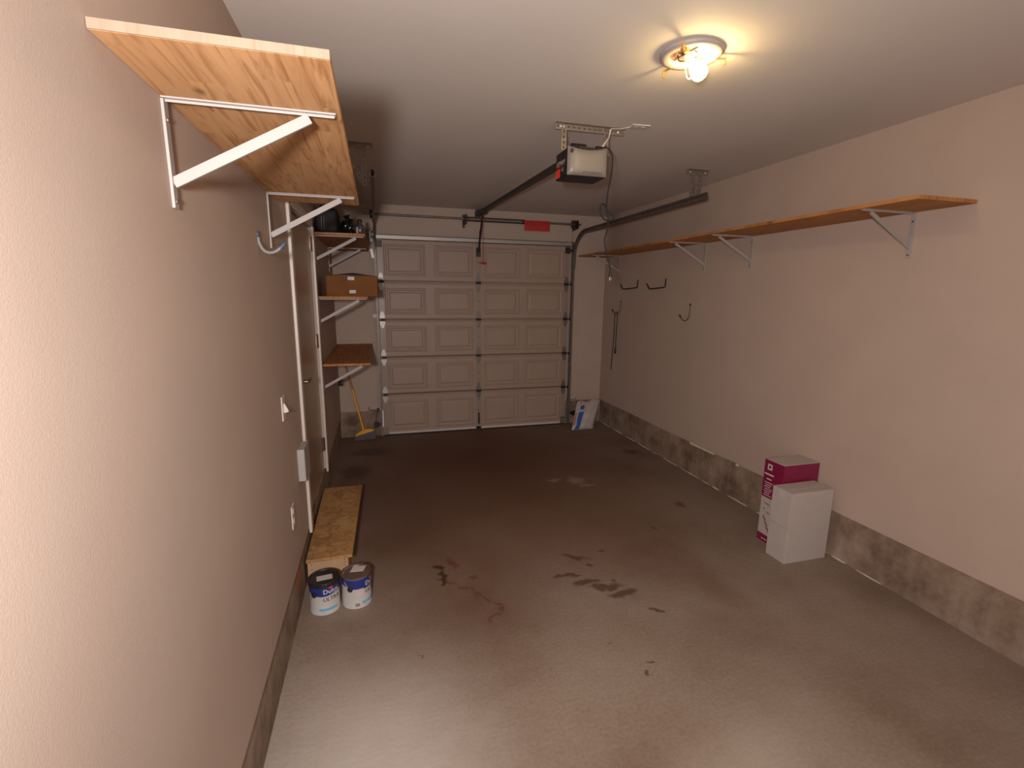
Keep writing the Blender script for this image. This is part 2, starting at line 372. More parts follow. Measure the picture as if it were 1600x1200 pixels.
# keep floor texture space in metres from the origin
for v in o.data.vertices: v.co += o.location
o.location = (0, 0, 0); tag(o, 'stained bare concrete garage floor with oil marks', kind='structure')
tag(obj('ceiling', MB().box(XL-T, XR+T, YN-T, YB+T, ZC, ZC+.1), 'ceiling'), 'plain painted flat garage ceiling', kind='structure')
CL, CR, CB = .278, .327, .318
DY0, DY1, DZ0, DZ1 = 3.165, 4.215, .262, 2.275          # interior door opening in the left wall
DW = .008                                               # drywall stands proud of the concrete
m = MB()
m.box(XL-T, XL+DW, YN, DY0, CL, ZC); m.box(XL-T, XL+DW, DY1, YB, CL, ZC); m.box(XL-T, XL+DW, DY0, DY1, DZ1, ZC)
tag(obj('wall_left', m, 'wall'), 'painted drywall along the left side of the garage', kind='structure')
# right drywall: chipped, stepped lower edge
ys = [YN]; zs = []
steps = [(YN, .330), (1.2, .330), (2.0, .326), (2.75, .327), (2.752, .336), (3.28, .327), (3.282, .338), (3.62, .324), (4.1, .326), (4.5, .322), (5.2, .325), (YB, .322)]
poly = [(y, z) for y, z in steps] + [(YB, ZC), (YN, ZC)]
m = MB().prism(poly, lambda a, b, t: (t, a, b), XR-DW, XR+T)
tag(obj('wall_right', m, 'wall'), 'painted drywall along the right side of the garage', kind='structure')
m = MB().box(XL-T, XR+T, YB, YB+T, CB, ZC)
tag(obj('wall_back', m, 'wall'), 'painted wall around the overhead garage door', kind='structure')
m = MB().box(XL-T, OX0, YN-T, YN, 0, ZC).box(OX1, XR+T, YN-T, YN, 0, ZC).box(OX0, OX1, YN-T, YN, OZ, ZC)
tag(obj('wall_front', m, 'wall'), 'painted wall behind the photographer', kind='structure')
o = obj('baseboard_left', MB().box(XL-T, XL, YN, YB, 0, CL), concrete_curb('foundation_concrete_orange', ((T/2, 2.66-(YN+YB)/2, .05), (.2, .10, .085))))
tag(o, 'rough concrete foundation curb under the left wall with orange mark', kind='structure')
m = MB().box(XR, XR+T, YN, YB, 0, .345)
o = tag(obj('baseboard_right', m, 'curb'), 'rough concrete foundation curb under the right wall', kind='structure')
# broken plaster bead along the floor joint and bits along the top
m = MB(); y = 2.0
while y < 5.7:
    L_ = random.uniform(.08, .35); r = random.uniform(.003, .008)
    m.tube([(XR-.002, y, .002), (XR-.004, y+L_*.5, .003), (XR-.002, y+L_, .002)], [r*.5, r, r*.4], 6); y += L_+random.uniform(.0, .12)*(1 if y < 3.8 else 2)
obj('plaster_bead', m, 'caulk', o)
m = MB()
for y0, y1, h in [(3.62, 3.98, .022), (2.85, 3.0, .012), (3.30, 3.33, .02)]:
    m.bar((XR-.004, y0, .322), (XR-.004, y1, .318), h, .006, (0, 0, 1))
obj('plaster_chip', m, 'caulk', o)
m = MB().box(XL, .02, YB-.012, YB+T, 0, CB); m.box(2.46, XR, YB-.012, YB+T, 0, CB)
tag(obj('baseboard_back', m, 'curb'), 'concrete foundation curb either side of the overhead door', kind='structure')

# ---- interior door, door_2
d2 = tag(empty('door_2', (XL, (DY0+DY1)/2, DZ0)), 'beige slab door in the left wall with lever handle', kind='structure')
leaf = obj('door_leaf', MB().box(XL-.05, XL-.006, DY0+.012, DY1-.012, DZ0+.004, DZ1-.012), 'intdoor', d2, bevel=.002)
m = MB().box(XL-T, XL-.052, DY0, DY1, CL, DZ1)
obj('door_backing', m, 'intdoor', d2)
for y0, y1 in ((DY0-.062, DY0-.002), (DY1+.002, DY1+.062)):
    obj('casing', MB().box(XL+DW, XL+DW+.018, y0, y1, .245, DZ1+.065), 'trim', d2, bevel=.003)
obj('casing', MB().box(XL+DW, XL+DW+.018, DY0-.0615, DY1+.0615, DZ1+.004, DZ1+.066), 'trim', d2, bevel=.003)
for z in (1.38, .50, 2.15):
    h = obj('hinge', MB().box(XL-.004, XL+.004, DY1-.05, DY1-.004, z-.055, z+.055).tube([(XL+.007, DY1-.006, z-.057), (XL+.007, DY1-.006, z+.057)], .007, 8), 'brass', d2)
hd = obj('door_handle', MB().lathe([(.033, 0), (.033, .008), (.026, .013), (.013, .016), (.012, .05)], Matrix.Translation((XL-.006, 3.245, 1.215)) @ Matrix.Rotation(PI/2, 4, 'Y'), 24), 'brass', d2, smooth=40)
obj('lever', MB().tube([(XL+.040, 3.235, 1.215), (XL+.046, 3.26, 1.215), (XL+.047, 3.33, 1.214), (XL+.043, 3.40, 1.210)], [.011, .0105, .009, .007], 10), 'brass', hd, smooth=50)

# ---- overhead garage door, door_1
GX0, GX1, GY = .022, 2.452, 6.010
ZS = [.014, .530, .994, 1.452, 1.905, 2.412]
g = tag(empty('door_1', ((GX0+GX1)/2, GY, 0)), 'closed almond overhead garage door of five raised-panel sections', kind='structure')
cx = (GX0+GX1)/2
PX = [(.100, .585), (.690, 1.172), (1.304, 1.778), (1.858, 2.372)]
for i in range(5):
    z0, z1 = ZS[i]+.002, ZS[i+1]-.004
    m = MB()
    prof = [(GY+.045, z0), (GY+.012, z0), (GY+.004, z0+.010), (GY, z0+.014), (GY, z1-.026), (GY+.006, z1-.020), (GY+.006, z1-.012), (GY, z1-.008), (GY+.004, z1), (GY+.045, z1)]
    m.prism(prof, lambda a, b, t: (t, a, b), GX0, GX1)
    s = obj('door_section', m, 'gdoor', g)
    for x0, x1 in PX:
        a0, a1 = z0+.062, z1-.072
        def R(i_, y): return (x0+i_, x1-i_, a0+i_, a1-i_, GY-y)
        obj('raised_panel', MB().rings([R(0, -.0005), R(.008, .007), (R(.020, .008)), R(.034, -.0003), R(.046, -.0003), R(.062, .008), R(.075, .009)]), 'gdoor', s)
    for x0, x1 in ((GX0+.008, GX0+.066), (cx-.033, cx+.033), (GX1-.066, GX1-.008)):
        st = MB().box(x0, x1, GY-.006, GY+.002, z0+.004, z1-.004)
        obj('stile', st, 'gstile', s)
    bolts = MB()
    for k in (.22, .5, .78):
        bolts.lathe([(.006, 0), (.006, .003), (.003, .005)], Matrix.Translation((cx, GY-.006, z0+(z1-z0)*k)) @ Matrix.Rotation(PI/2, 4, 'X'), 8)
    obj('bolts', bolts, 'dark', s)
hp = [(-.012, -.098), (.012, -.098), (.031, -.045), (.031, -.016), (-.031, -.016), (-.031, -.045)]
hp2 = [(a, -b) for a, b in hp][::-1]
proto = None
for j, hx in enumerate((GX0+.037, cx, GX1-.037)):
    for i in range(1, 5):
        z = ZS[i]-.001
        m = MB().prism(hp, lambda a, b, t: (hx+a, t, z+b), GY-.010, GY-.006).prism(hp2, lambda a, b, t: (hx+a, t, z+b), GY-.010, GY-.006)
        h = obj('hinge', m, 'bright' if j == 0 else 'dsteel', g)
        k = MB().tube([(hx-.033, GY-.014, z), (hx+.033, GY-.014, z)], .008, 8).box(hx-.028, hx+.028, GY-.018, GY-.006, z-.018, z+.018)
        obj('knuckle', k, 'dark', h)
        if j != 1:
            sx = -1 if j == 0 else 1
            m = MB().tube([(hx+sx*.02, GY-.022, z), (hx+sx*.055, GY-.022, z)], .005, 8)
            m.tube([(hx+sx*.048, GY-.022, z), (hx+sx*.062, GY-.022, z)], .019, 12)
            obj('roller', m, 'bright' if j == 0 else 'dark', h, smooth=40)
m = MB()
for z in (2.384, 2.430): m.box(GX0-.005, GX1+.005, GY-.048, GY-.006, z, z+.006)
m.box(GX0-.005, GX1+.005, GY-.010, GY-.005, 2.384, 2.436); m.box(GX0-.005, GX1+.005, GY-.048, GY-.045, 2.384, 2.396); m.box(GX0-.005, GX1+.005, GY-.048, GY-.045, 2.424, 2.436)
obj('strut', m, 'bright', g)
for sx, hx in ((-1, GX0+.03), (1, GX1-.03)):
    m = MB().box(hx-.035, hx+.035, GY-.014, GY-.006, 2.295, 2.375).box(hx-.03, hx+.03, GY-.034, GY-.014, 2.318, 2.348)
    tb = obj('top_bracket', m, 'dark', g); obj('roller', MB().tube([(hx+sx*.03, GY-.03, 2.333), (hx+sx*.065, GY-.03, 2.333)], .017, 12), 'dark', tb)
    m = MB().box(hx-.035, hx+.035, GY-.012, GY-.006, .018, .115).box(hx-.03, hx+.03, GY-.03, GY-.012, .040, .055).box(hx-.03, hx+.03, GY-.03, GY-.012, .085, .1)
    obj('bottom_bracket', m, 'steel', g)
obj('bottom_seal', MB().box(GX0, GX1, GY-.004, GY+.04, .0, .015), 'blackrub', g)
obj('bottom_rail', MB().box(GX0+.07, GX1-.07, GY-.006, GY, .018, .045), 'trim', g)
m = MB().bar((cx, GY-.014, .10), (cx, GY-.014, .24), .018, .016, (1, 0, 0)).tube([(cx, GY-.012, .085), (cx, GY-.04, .10), (cx, GY-.04, .17), (cx, GY-.012, .185)], .007, 8)
obj('lift_handle', m, 'dark', g)
m = MB().box(cx-.03, cx+.03, GY-.012, GY-.006, 2.22, 2.33).box(cx-.012, cx+.012, GY-.05, GY-.012, 2.26, 2.30)
obj('operator_bracket', m, 'dark', g)

# ================================================================== DOOR HARDWARE
def channel(mb, path, w=.05, lip=.012, t=.003, open_x=-1):
    # C-channel swept along path in a YZ plane at x; path: [(x,y,z)], web on the far side of open_x
    P_ = [Vector(p) for p in path]
    sec = [(0, -w/2), (0, w/2), (open_x*.024, w/2), (open_x*.024, w/2-lip), (open_x*(.024-t), w/2-lip), (open_x*(.024-t), w/2-t), (-open_x*-t, w/2-t), (-open_x*-t, -w/2+t), (open_x*(.024-t), -w/2+t), (open_x*(.024-t), -w/2+lip), (open_x*.024, -w/2+lip), (open_x*.024, -w/2)]
    o = len(mb.v); n = len(sec)
    for i, p in enumerate(P_):
        d = (P_[min(i+1, len(P_)-1)]-P_[max(i-1, 0)]).normalized(); nrm = Vector((1, 0, 0)).cross(d)
        for a, b in sec: mb.v.append(p + Vector((1, 0, 0))*a + nrm*b)
    for i in range(len(P_)-1):
        for k in range(n): mb.f.append([o+i*n+k, o+i*n+(k+1) % n, o+(i+1)*n+(k+1) % n, o+(i+1)*n+k])
    mb.f.append([o+k for k in range(n)]); mb.f.append([o+(len(P_)-1)*n+k for k in range(n)][::-1])
    return mb
TY = 5.968; ZH = 2.540; RC = .36
def track(x, s, yend, name_label):
    # s=-1 left track (opens to +x), s=+1 right track
    r = tag(empty('door_track', (x, TY, 0)), name_label, 'door track', 'overhead door tracks')
    v = obj('vertical_track', channel(MB(), [(x, TY, .02), (x, TY, 1.1), (x, TY, ZH-RC)], open_x=-s), 'dsteel', r)
    cp = [(x, TY-RC+RC*math.cos(a), ZH-RC+RC*math.sin(a)) for a in [PI/2*i/14 for i in range(15)]]
    obj('curved_track', channel(MB(), cp, open_x=-s), 'dsteel', r, smooth=40)
    obj('horizontal_track', channel(MB(), [(x, TY-RC, ZH), (x, 4.6, ZH), (x, yend, ZH)], open_x=-s), 'dsteel', r)
    for z in (.89, 1.494, 1.93):
        b = obj('jamb_bracket', MB().box(x+s*.002-.002, x+s*.002+.002, TY, YB, z-.02, z+.02).box(min(x, x+s*.045), max(x, x+s*.045), YB-.004, YB, z-.02, z+.02), 'steel', r)
        obj('bolt', MB().lathe([(.011, 0), (.011, .006), (.006, .010)], Matrix.Translation((x+s*.028, YB-.004, z)) @ Matrix.Rotation(PI/2, 4, 'X'), 8), 'bright', b)
    # flag plate where the curve starts
    obj('flag_bracket', MB().prism([(TY-.03, 2.10), (YB, 2.10), (YB, 2.46), (TY-.05, 2.40)], lambda a, b, t: (t, a, b), x+s*.003, x+s*.006), 'steel', r)
    return r
TL, TR = -.005, 2.500
tl = track(TL, -1, 3.42, 'steel roller track left of the garage door, beside the wooden shelves')
tr = track(TR, 1, 3.36, 'steel roller track right of the garage door, curving along the right wall')
# bright cable pulley and link at the head of the left track
m = MB().lathe([(.035, -.012), (.045, -.012), (.045, -.008), (.036, -.004), (.036, .004), (.045, .008), (.045, .012), (.035, .012)], Matrix.Translation((TL-.015, 5.86, 2.42)) @ Matrix.Rotation(PI/2, 4, 'Y'), 20)
obj('pulley', m, 'steel', tl, smooth=40)
obj('pulley_bracket', MB().box(TL-.004, TL+.004, 5.82, 5.96, 2.40, 2.50), 'dark', tl)
obj('bright_link', MB().bar((TL-.03, 5.85, 2.26), (TL-.012, 5.85, 2.16), .028, .006, (1, 0, 0)), 'bright', tl)
obj('bright_link', MB().bar((TL-.034, 5.85, 2.46), (TL-.03, 5.85, 2.34), .03, .006, (1, 0, 0)), 'bright', tl)
# hangers from the ceiling
def hanger(tr_, x0, x1, y, xs, zb, diag):
    m = MB(); perf(m, (x0, y, ZC-.018), (x1, y, ZC-.018), (0, 0, 1)); perf(m, (x0, y-.016, ZC-.002), (x1, y-.016, ZC-.002), (0, 1, 0))
    obj('ceiling_angle', m, 'steel', tr_)
    m = MB(); perf(m, (xs, y-.004, ZC-.03), (xs, y-.004, zb), (1, 0, 0)); perf(m, (xs+.014, y+.010, ZC-.03), (xs+.014, y+.010, zb), (0, 1, 0))
    obj('hanger_strap', m, 'steel', tr_)
    m = MB(); perf(m, diag[0], diag[1], (1, 0, 0)); obj('hanger_brace', m, 'steel', tr_)
    m = MB()
    for bx in (x0+.03, x1-.03): m.lathe([(.009, 0), (.009, .006), (.005, .008)], Matrix.Translation((bx, y-.004, ZC-.018)) @ Matrix.Rotation(PI/2, 4, 'X'), 8)
    obj('lag_screws', m, 'bright', tr_)
hanger(tr, 2.465, 2.665, 3.60, 2.515, ZH+.02, ((2.60, 3.604, ZC-.03), (2.565, 3.604, ZH+.04)))
hanger(tl, -.20, .012, 3.69, -.047, ZH-.03, ((-.165, 3.694, ZC-.03), (-.06, 3.694, ZH-.01)))

# torsion shaft, spring, drum and warning tag
SY, SZ = 5.905, 2.648
ts = tag(empty('torsion_spring', (1.24, SY, SZ)), 'torsion spring and steel shaft above the garage door', 'spring')
obj('shaft', MB().tube([(-.11, SY, SZ+.003), (2.545, SY, SZ)], .0125, 12), 'dsteel', ts, smooth=40)
def coil(x0, x1, r, wr, pitch):
    n = int((x1-x0)/pitch); st = 10
    return [(x0+(x1-x0)*i/(n*st), SY+r*math.cos(2*PI*i/st), SZ+r*math.sin(2*PI*i/st)) for i in range(n*st+1)]
obj('spring_coil', MB().tube(coil(1.09, 1.765, .024, .0042, .0090), .0042, 5), 'dsteel', ts, smooth=60)
cone = [(.014, 0), (.028, .006), (.026, .03), (.020, .05), (.014, .055)]
obj('winding_cone', MB().lathe(cone, Matrix.Translation((1.757, SY, SZ)) @ Matrix.Rotation(PI/2, 4, 'Y'), 16), 'dark', ts)
obj('stationary_cone', MB().lathe(cone, Matrix.Translation((1.10, SY, SZ)) @ Matrix.Rotation(-PI/2, 4, 'Y'), 16), 'dark', ts)
obj('centre_bracket', MB().box(1.066, 1.072, SY-.03, YB-.002, SZ-.055, SZ+.055).box(1.05, 1.09, YB-.005, YB-.001, SZ-.085, SZ+.07), 'dark', ts)
obj('bracket_bolt', MB().lathe([(.014, 0), (.014, .008), (.007, .014)], Matrix.Translation((1.082, YB-.006, SZ-.067)) @ Matrix.Rotation(PI/2, 4, 'X'), 10), 'bright', ts)
drum = [(.014, 0), (.050, 0), (.052, .006), (.040, .010), (.040, .034), (.052, .038), (.050, .046), (.014, .046)]
for bx, s in ((.012, -1), (2.432, 1)):
    obj('cable_drum', MB().lathe(drum, Matrix.Translation((bx, SY, SZ)) @ Matrix.Rotation(s*PI/2, 4, 'Y'), 20), 'dark', ts, smooth=40)
    px = TL-.006 if s < 0 else TR-.003
    obj('end_bearing_plate', MB().prism([(SY-.05, SZ-.05), (YB-.001, SZ-.07), (YB-.001, SZ+.05), (SY-.03, SZ+.05), (SY-.05, SZ+.03)], lambda a, b, t: (t, a, b), px-.002, px+.002), 'dark', ts)
    cxx = GX0-.006 if s < 0 else GX1+.006
    obj('lift_cable', MB().tube([(cxx, SY+.045, SZ-.06), (cxx, GY-.030, 2.2), (cxx, GY-.030, .05)], .0022, 6), 'dsteel', g)
m = MB().grid(lambda u, v: (1.786+.33*u, SY-.030-.006*math.sin(PI*v), SZ+.016-.122*v), 8, 4)
wt = obj('warning_tag', m, 'red', ts, fixn=False); sm = wt.modifiers.new('thickness', 'SOLIDIFY'); sm.thickness = .0015
wt['label'] = 'red warning tag hanging on the shaft'

# photo sensors low on both sides of the door
for s, x in ((-1, TL), (1, TR)):
    r = tag(empty('photo_sensor', (x+s*.05, TY-.02, .13)), 'black safety sensor low on the track ' + ('beside the yellow broom' if s < 0 else 'behind the white sack'), 'sensor', 'door safety sensors')
    x0, x1 = sorted((x+s*.002, x+s*.085))
    obj('sensor_bracket', MB().box(x0, x1, TY-.012, TY-.008, .15, .185), 'dark', r)
    obj('sensor_body', MB().box(min(x+s*.03, x+s*.085), max(x+s*.03, x+s*.085), TY-.045, TY-.012, .135, .20), 'black', r, bevel=.004)
    obj('sensor_wire', MB().tube([(x+s*.06, TY-.02, .2), (x+s*.055, TY+.01, .27), (x+s*.035, YB-.008, .32), (x+s*.03, YB-.006, .33)], .003, 6), 'black', r)
m = MB().tube([(-.145, YB-.03, .375), (-.14, YB-.03, .338), (-.10, YB-.03, .334), (-.03, YB-.03, .334)], .005, 6).box(-.05, -.02, YB-.04, YB, .318, .35)
tag(obj('slide_bolt', m, 'dark'), 'dark slide bolt beside the left track just above the curb', 'bolt')
m = MB().tube([(2.51, YB-.03, .342), (2.62, YB-.03, .340)], .004, 6).tube([(2.62, YB-.03, .365), (2.62, YB-.03, .335)], .006, 6).box(2.50, 2.54, YB-.04, YB, .325, .355)
tag(obj('slide_bolt', m, 'dsteel'), 'thin slide bolt beside the right track above the white sack', 'bolt')

# ---- opener
op = tag(empty('garage_door_opener', (1.237, 2.895, 2.47)), 'garage door opener with milky light lens hung from the ceiling', 'opener')
ch = obj('chassis', MB().box(1.111, 1.366, 2.806, 2.994, 2.474, 2.628), 'black', op, bevel=.006)
obj('label_panel', MB().prism([(2.83, 2.478), (2.985, 2.478), (2.985, 2.585), (2.95, 2.622), (2.83, 2.622)], lambda a, b, t: (t, a, b), 1.1085, 1.1115), 'black', ch)
obj('red_sticker', MB().box(1.1072, 1.1086, 2.915, 2.982, 2.482, 2.532), 'redsq', ch)
def side_text(s_, size, yc, zb, par, mat, shear=.2):
    v, f = text_poly(s_, size, shear); m = MB(); m.v = [Vector((1.1078, yc-a, zb+b)) for a, b in v]; m.f = f
    return obj('lettering', m, mat, par, fixn=False)
side_text('LiftMaster', .034, 2.905, 2.552, ch, 'print')
side_text('1/2', .030, 2.875, 2.508, ch, 'print', 0)
obj('red_line', MB().box(1.1072, 1.1086, 2.845, 2.975, 2.543, 2.547), 'redsq', ch)
def lens(u, v):
    x = 1.1115+.254*u; zt = 2.636-.016*math.sin(PI*u)+.004*u; z = 2.476+(zt-2.476)*v
    e = (1-abs(2*u-1)**5)*(1-abs(2*v-1)**5)
    return (x, 2.807-.030*e**.5 if e > 0 else 2.807, z)
ln = obj('light_lens', MB().grid(lens, 28, 20), 'lens', op, smooth=60, fixn=False)
m = MB()
for k in range(9):
    a = lens(.38+.055*k, .10); a = Vector(a); m.bar(a+Vector((-.006, -.001, -.006)), a+Vector((.006, -.001, .007)), .0035, .002, (1, 0, -1))
obj('vent_slots', m, 'dark', ln)
m = MB().lathe([(.012, 0), (.012, .001)], Matrix.Translation((1.130, 2.784, 2.603)) @ Matrix.Rotation(PI/2, 4, 'X'), 12); obj('lens_tab', m, 'black', ln)
m = MB().tube([(1.17, 2.90, 2.648), (1.26, 2.90, 2.648)], [.030, .030], 14).box(1.20, 1.35, 2.85, 2.95, 2.626, 2.650); obj('motor_cap', m, 'dark', op, smooth=40)
m = MB().tube([(1.315, 2.86, 2.645), (1.35, 2.86, 2.645)], .018, 12); obj('cord_grommet', m, 'black', op, smooth=40)
rail = obj('rail', MB().bar((1.237, 2.96, 2.640), (1.237, 5.98, 2.732), .034, .030, (1, 0, 0)).bar((1.237, 2.96, 2.622), (1.237, 5.98, 2.714), .050, .005, (1, 0, 0)), 'dark', op)
obj('header_bracket', MB().box(1.205, 1.27, 5.93, YB, 2.70, 2.765), 'dark', op)
obj('trolley', MB().box(1.205, 1.269, 5.62, 5.78, 2.685, 2.735), 'black', op, bevel=.004)
obj('door_arm', MB().bar((1.228, 5.70, 2.70), (1.232, 5.86, 2.46), .022, .006, (1, 0, 0)).bar((1.228, 5.83, 2.52), (1.234, 5.965, 2.27), .024, .006, (1, 0, 0)), 'dark', op)
cdx = obj('release_cord', MB().tube([(1.235, 5.70, 2.69), (1.228, 5.70, 2.45), (1.225, 5.70, 2.135)], .0028, 6), 'redcord', op)
obj('release_handle', MB().tube([(1.182, 5.70, 2.128), (1.192, 5.70, 2.128), (1.225, 5.70, 2.130), (1.258, 5.70, 2.128), (1.268, 5.70, 2.128)], [.006, .010, .013, .010, .006], 8), 'red', cdx, smooth=50)
AY = 2.905
m = MB(); perf(m, (1.067, AY, ZC-.018), (1.515, AY, ZC-.018), (0, 0, 1)); perf(m, (1.067, AY-.016, ZC-.002), (1.515, AY-.016, ZC-.002), (0, 1, 0)); obj('ceiling_angle', m, 'steel', op)
for sx in (1.122, 1.400):
    m = MB(); perf(m, (sx, AY-.004, ZC-.03), (sx, AY-.004, 2.632), (1, 0, 0)); perf(m, (sx+.015, AY+.010, ZC-.03), (sx+.015, AY+.010, 2.632), (0, 1, 0)); obj('hanger_strap', m, 'steel', op)
obj('strap_foot', MB().box(1.36, 1.42, AY-.012, AY+.012, 2.622, 2.634), 'steel', op)
m = MB()
for bx in (1.10, 1.12, 1.478): m.lathe([(.010, 0), (.010, .006), (.005, .009)], Matrix.Translation((bx, AY-.004, ZC-.018)) @ Matrix.Rotation(PI/2, 4, 'X'), 8)
obj('lag_screws', m, 'bright', op)
for q in (0, .012): obj('bell_wire', MB().tube([(1.315+q, 2.85, 2.632), (1.36+q*.7, 2.87, 2.67), (1.41, 2.885, 2.725), (1.425-q*.6, 2.888, ZC-.008)], .0030, 6), 'plastic', op)
CY = 2.84
cpts = [(1.345, 2.85, 2.655), (1.382, CY, 2.652), (1.408, CY, 2.63), (1.420, CY, 2.59), (1.415, CY, 2.50), (1.398, CY, 2.40), (1.393, CY, 2.332), (1.390, CY-.004, 2.318), (1.368, CY-.012, 2.328), (1.348, CY-.014, 2.318), (1.345, CY-.014, 2.285), (1.362, CY-.012, 2.250), (1.395, CY-.008, 2.233), (1.432, CY-.004, 2.236), (1.446, CY, 2.250), (1.438, CY+.004, 2.272), (1.418, CY+.006, 2.285), (1.400, CY+.006, 2.305), (1.388, CY+.004, 2.325), (1.398, CY+.008, 2.300), (1.410, CY+.006, 2.262), (1.408, CY, 2.20), (1.392, CY, 2.125), (1.396, CY, 2.08), (1.420, CY, 2.01), (1.438, CY, 1.94), (1.440, CY, 1.925)]
def smooth_path(P, n=4):
    P = [Vector(p) for p in P]; out = []
    for i in range(len(P)-1):
        p0, p1, p2, p3 = P[max(i-1, 0)], P[i], P[i+1], P[min(i+2, len(P)-1)]
        for k in range(n):
            t = k/n; out.append(.5*((2*p1)+(-p0+p2)*t+(2*p0-5*p1+4*p2-p3)*t*t+(-p0+3*p1-3*p2+p3)*t**3))
    return out+[P[-1]]
pc = obj('power_cord', MB().tube(smooth_path(cpts), .0048, 7), 'blackrub', op, smooth=60)
pl = obj('plug', MB().tube([(1.440, CY, 1.932), (1.441, CY, 1.915), (1.442, CY, 1.898), (1.442, CY, 1.893)], [.006, .010, .012, .010], 10), 'black', pc, smooth=50)
obj('prongs', MB().box(1.434, 1.436, CY-.003, CY+.003, 1.873, 1.894).box(1.447, 1.449, CY-.003, CY+.003, 1.873, 1.894).tube([(1.4415, CY+.007, 1.893), (1.4415, CY+.007, 1.871)], .002, 6), 'bright', pc)
# wire run and outlet plate on the ceiling
m = MB().box(-.057, .057, -.035, .035, -.006, 0); rz = Matrix.Rotation(-.10, 4, 'Z')
m.v = [rz @ v + Vector((1.575, 2.815, ZC)) for v in m.v]
r = obj('outlet_plate', m, 'plastic', bevel=.002); tag(r, 'white outlet plate on the ceiling beside the opener bracket', 'outlet')
m = MB()
for q in (-.022, .022): m.lathe([(.015, 0), (.015, .002)], Matrix.Translation((1.575+q, 2.815-.1*q, ZC-.0085)), 14)
obj('socket_face', m, 'trim', r)
tag(obj('bell_wire', MB().tube([(1.425, 2.888, ZC-.004), (1.46, 2.885, ZC-.004), (1.49, 2.875, ZC-.004), (1.522, 2.83, ZC-.004)], .003, 6), 'plastic'), 'thin white wire stapled along the ceiling from opener to outlet plate', 'wire')

# ================================================================== CEILING LAMP
LX, LY = 1.312, 1.948
lamp = tag(empty('ceiling_lamp', (LX, LY, ZC)), 'open round white ceiling fixture with one bare lit bulb', 'lamp')
T_ = Matrix.Translation((LX, LY, ZC))
obj('canopy_ring', MB().lathe([(.086, -.001), (.126, -.001), (.128, -.005), (.127, -.011), (.120, -.018), (.104, -.021), (.092, -.019), (.088, -.011), (.086, -.001)], T_, 48, False, False), 'white', lamp, smooth=50)
obj('backing_plate', MB().lathe([(.090, -.003), (.090, -.0005)], T_, 40), 'insul', lamp)
obj('reflector_strip', MB().bar((LX-.02, LY+.07, ZC-.008), (LX+.01, LY-.075, ZC-.008), .030, .004, (1, 0, 0)), 'bright', lamp)
BC = Vector((1.340, 1.928, 2.708)); SO = Vector((1.296, 1.945, 2.765)); bd = (BC-SO).normalized()
rot = bd.to_track_quat('Z', 'Y').to_matrix().to_4x4()
obj('socket', MB().lathe([(.012, -.012), (.020, -.010), (.021, .006), (.018, .014), (.018, .016)], Matrix.Translation(SO) @ rot, 20), 'ceramic', lamp, smooth=40)
BS = 1.12
bp_ = [(.013, -.052), (.0135, -.040), (.018, -.030), (.025, -.018), (.0295, -.004), (.0300, .006), (.0275, .017), (.021, .026), (.011, .031), (.002, .0325)]
obj('bulb', MB().lathe(bp_, Matrix.Translation(BC) @ rot @ Matrix.Scale(BS, 4), 24), 'bulb', lamp, smooth=80)
obj('bulb_collar', MB().lathe([(.0145, -.062), (.0145, -.046), (.013, -.044)], Matrix.Translation(BC) @ rot @ Matrix.Scale(BS, 4), 16), 'bright', lamp, smooth=40)
def clip(p_out, dirv):
    d = Vector(dirv).normalized(); sd = Vector((-d.y, d.x, 0)); p = Vector(p_out)
    c = obj('glass_clip', MB().bar(p-d*.02, p+d*.022, .011, .003, sd).bar(p+d*.022, p+d*.022+Vector((0, 0, -.022)), .011, .003, sd).bar(p+d*.022+Vector((0, 0, -.022)), p+d*.012+Vector((0, 0, -.030)), .011, .003, sd), 'gold', lamp)
for az in (105, -15, -138):
    a = math.radians(az); d = (math.cos(a), math.sin(a), 0); clip((LX+d[0]*.125, LY+d[1]*.125, ZC-.021), d)
obj('pull_loop', MB().tube(smooth_path([(LX-.03, LY-.01, ZC-.015), (LX-.02, LY+.005, ZC-.05), (LX-.008, LY+.012, ZC-.085), (LX+.003, LY+.010, ZC-.098), (LX+.012, LY+.0, ZC-.092)], 5), .0026, 6), 'ceramic', lamp, smooth=60)
obj('socket_wire', MB().tube(smooth_path([(LX-.05, LY+.02, ZC-.01), (LX-.03, LY+.035, ZC-.022), (LX, LY+.02, ZC-.02), (LX+.02, LY-.02, ZC-.02), (LX-.01, LY-.04, ZC-.012)], 5), .003, 6), 'dark', lamp, smooth=60)
obj('mounting_screw', MB().lathe([(.006, 0), (.006, -.012), (.010, -.014), (.009, -.022)], Matrix.Translation((LX-.06, LY-.055, ZC-.01)), 12), 'gold', lamp)

# ================================================================== SHELVES AND BRACKETS
SD = .408
def board(x0, x1, y0, y1, z, label, mat, th=.019):
    o = obj('shelf_board', MB().box(x0, x1, y0, y1, z, z+th), mat, bevel=.0015)
    return tag(o, label, 'shelf')
board(XL+DW+.001, -.070, 1.122, 2.835, 2.239, 'long pine shelf board high on the left wall nearest the camera', 'pine')
M_['flash_dimmed_end'] = wood('flash_dimmed_end_grain', (.27, .20, .145), (.22, .155, .105), strips=.07, knots=False, rough=.75)  # board end darkened in its colour to offset the close flash
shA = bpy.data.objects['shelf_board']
obj('dimmed_end_face', MB().box(XL+DW+.002, -.071, 1.1195, 1.1225, 2.2395, 2.2575), 'flash_dimmed_end', shA)  # thin slab added over the board end to hold that darker colour
board(XL+DW+.001, -.072, 4.375, YB-.002, 2.243, 'topmost pine shelf in the left corner holding black things', 'pineshelf')
board(XL+DW+.001, -.072, 4.375, YB-.002, 1.722, 'middle pine shelf in the left corner holding the cardboard box', 'pineshelf')
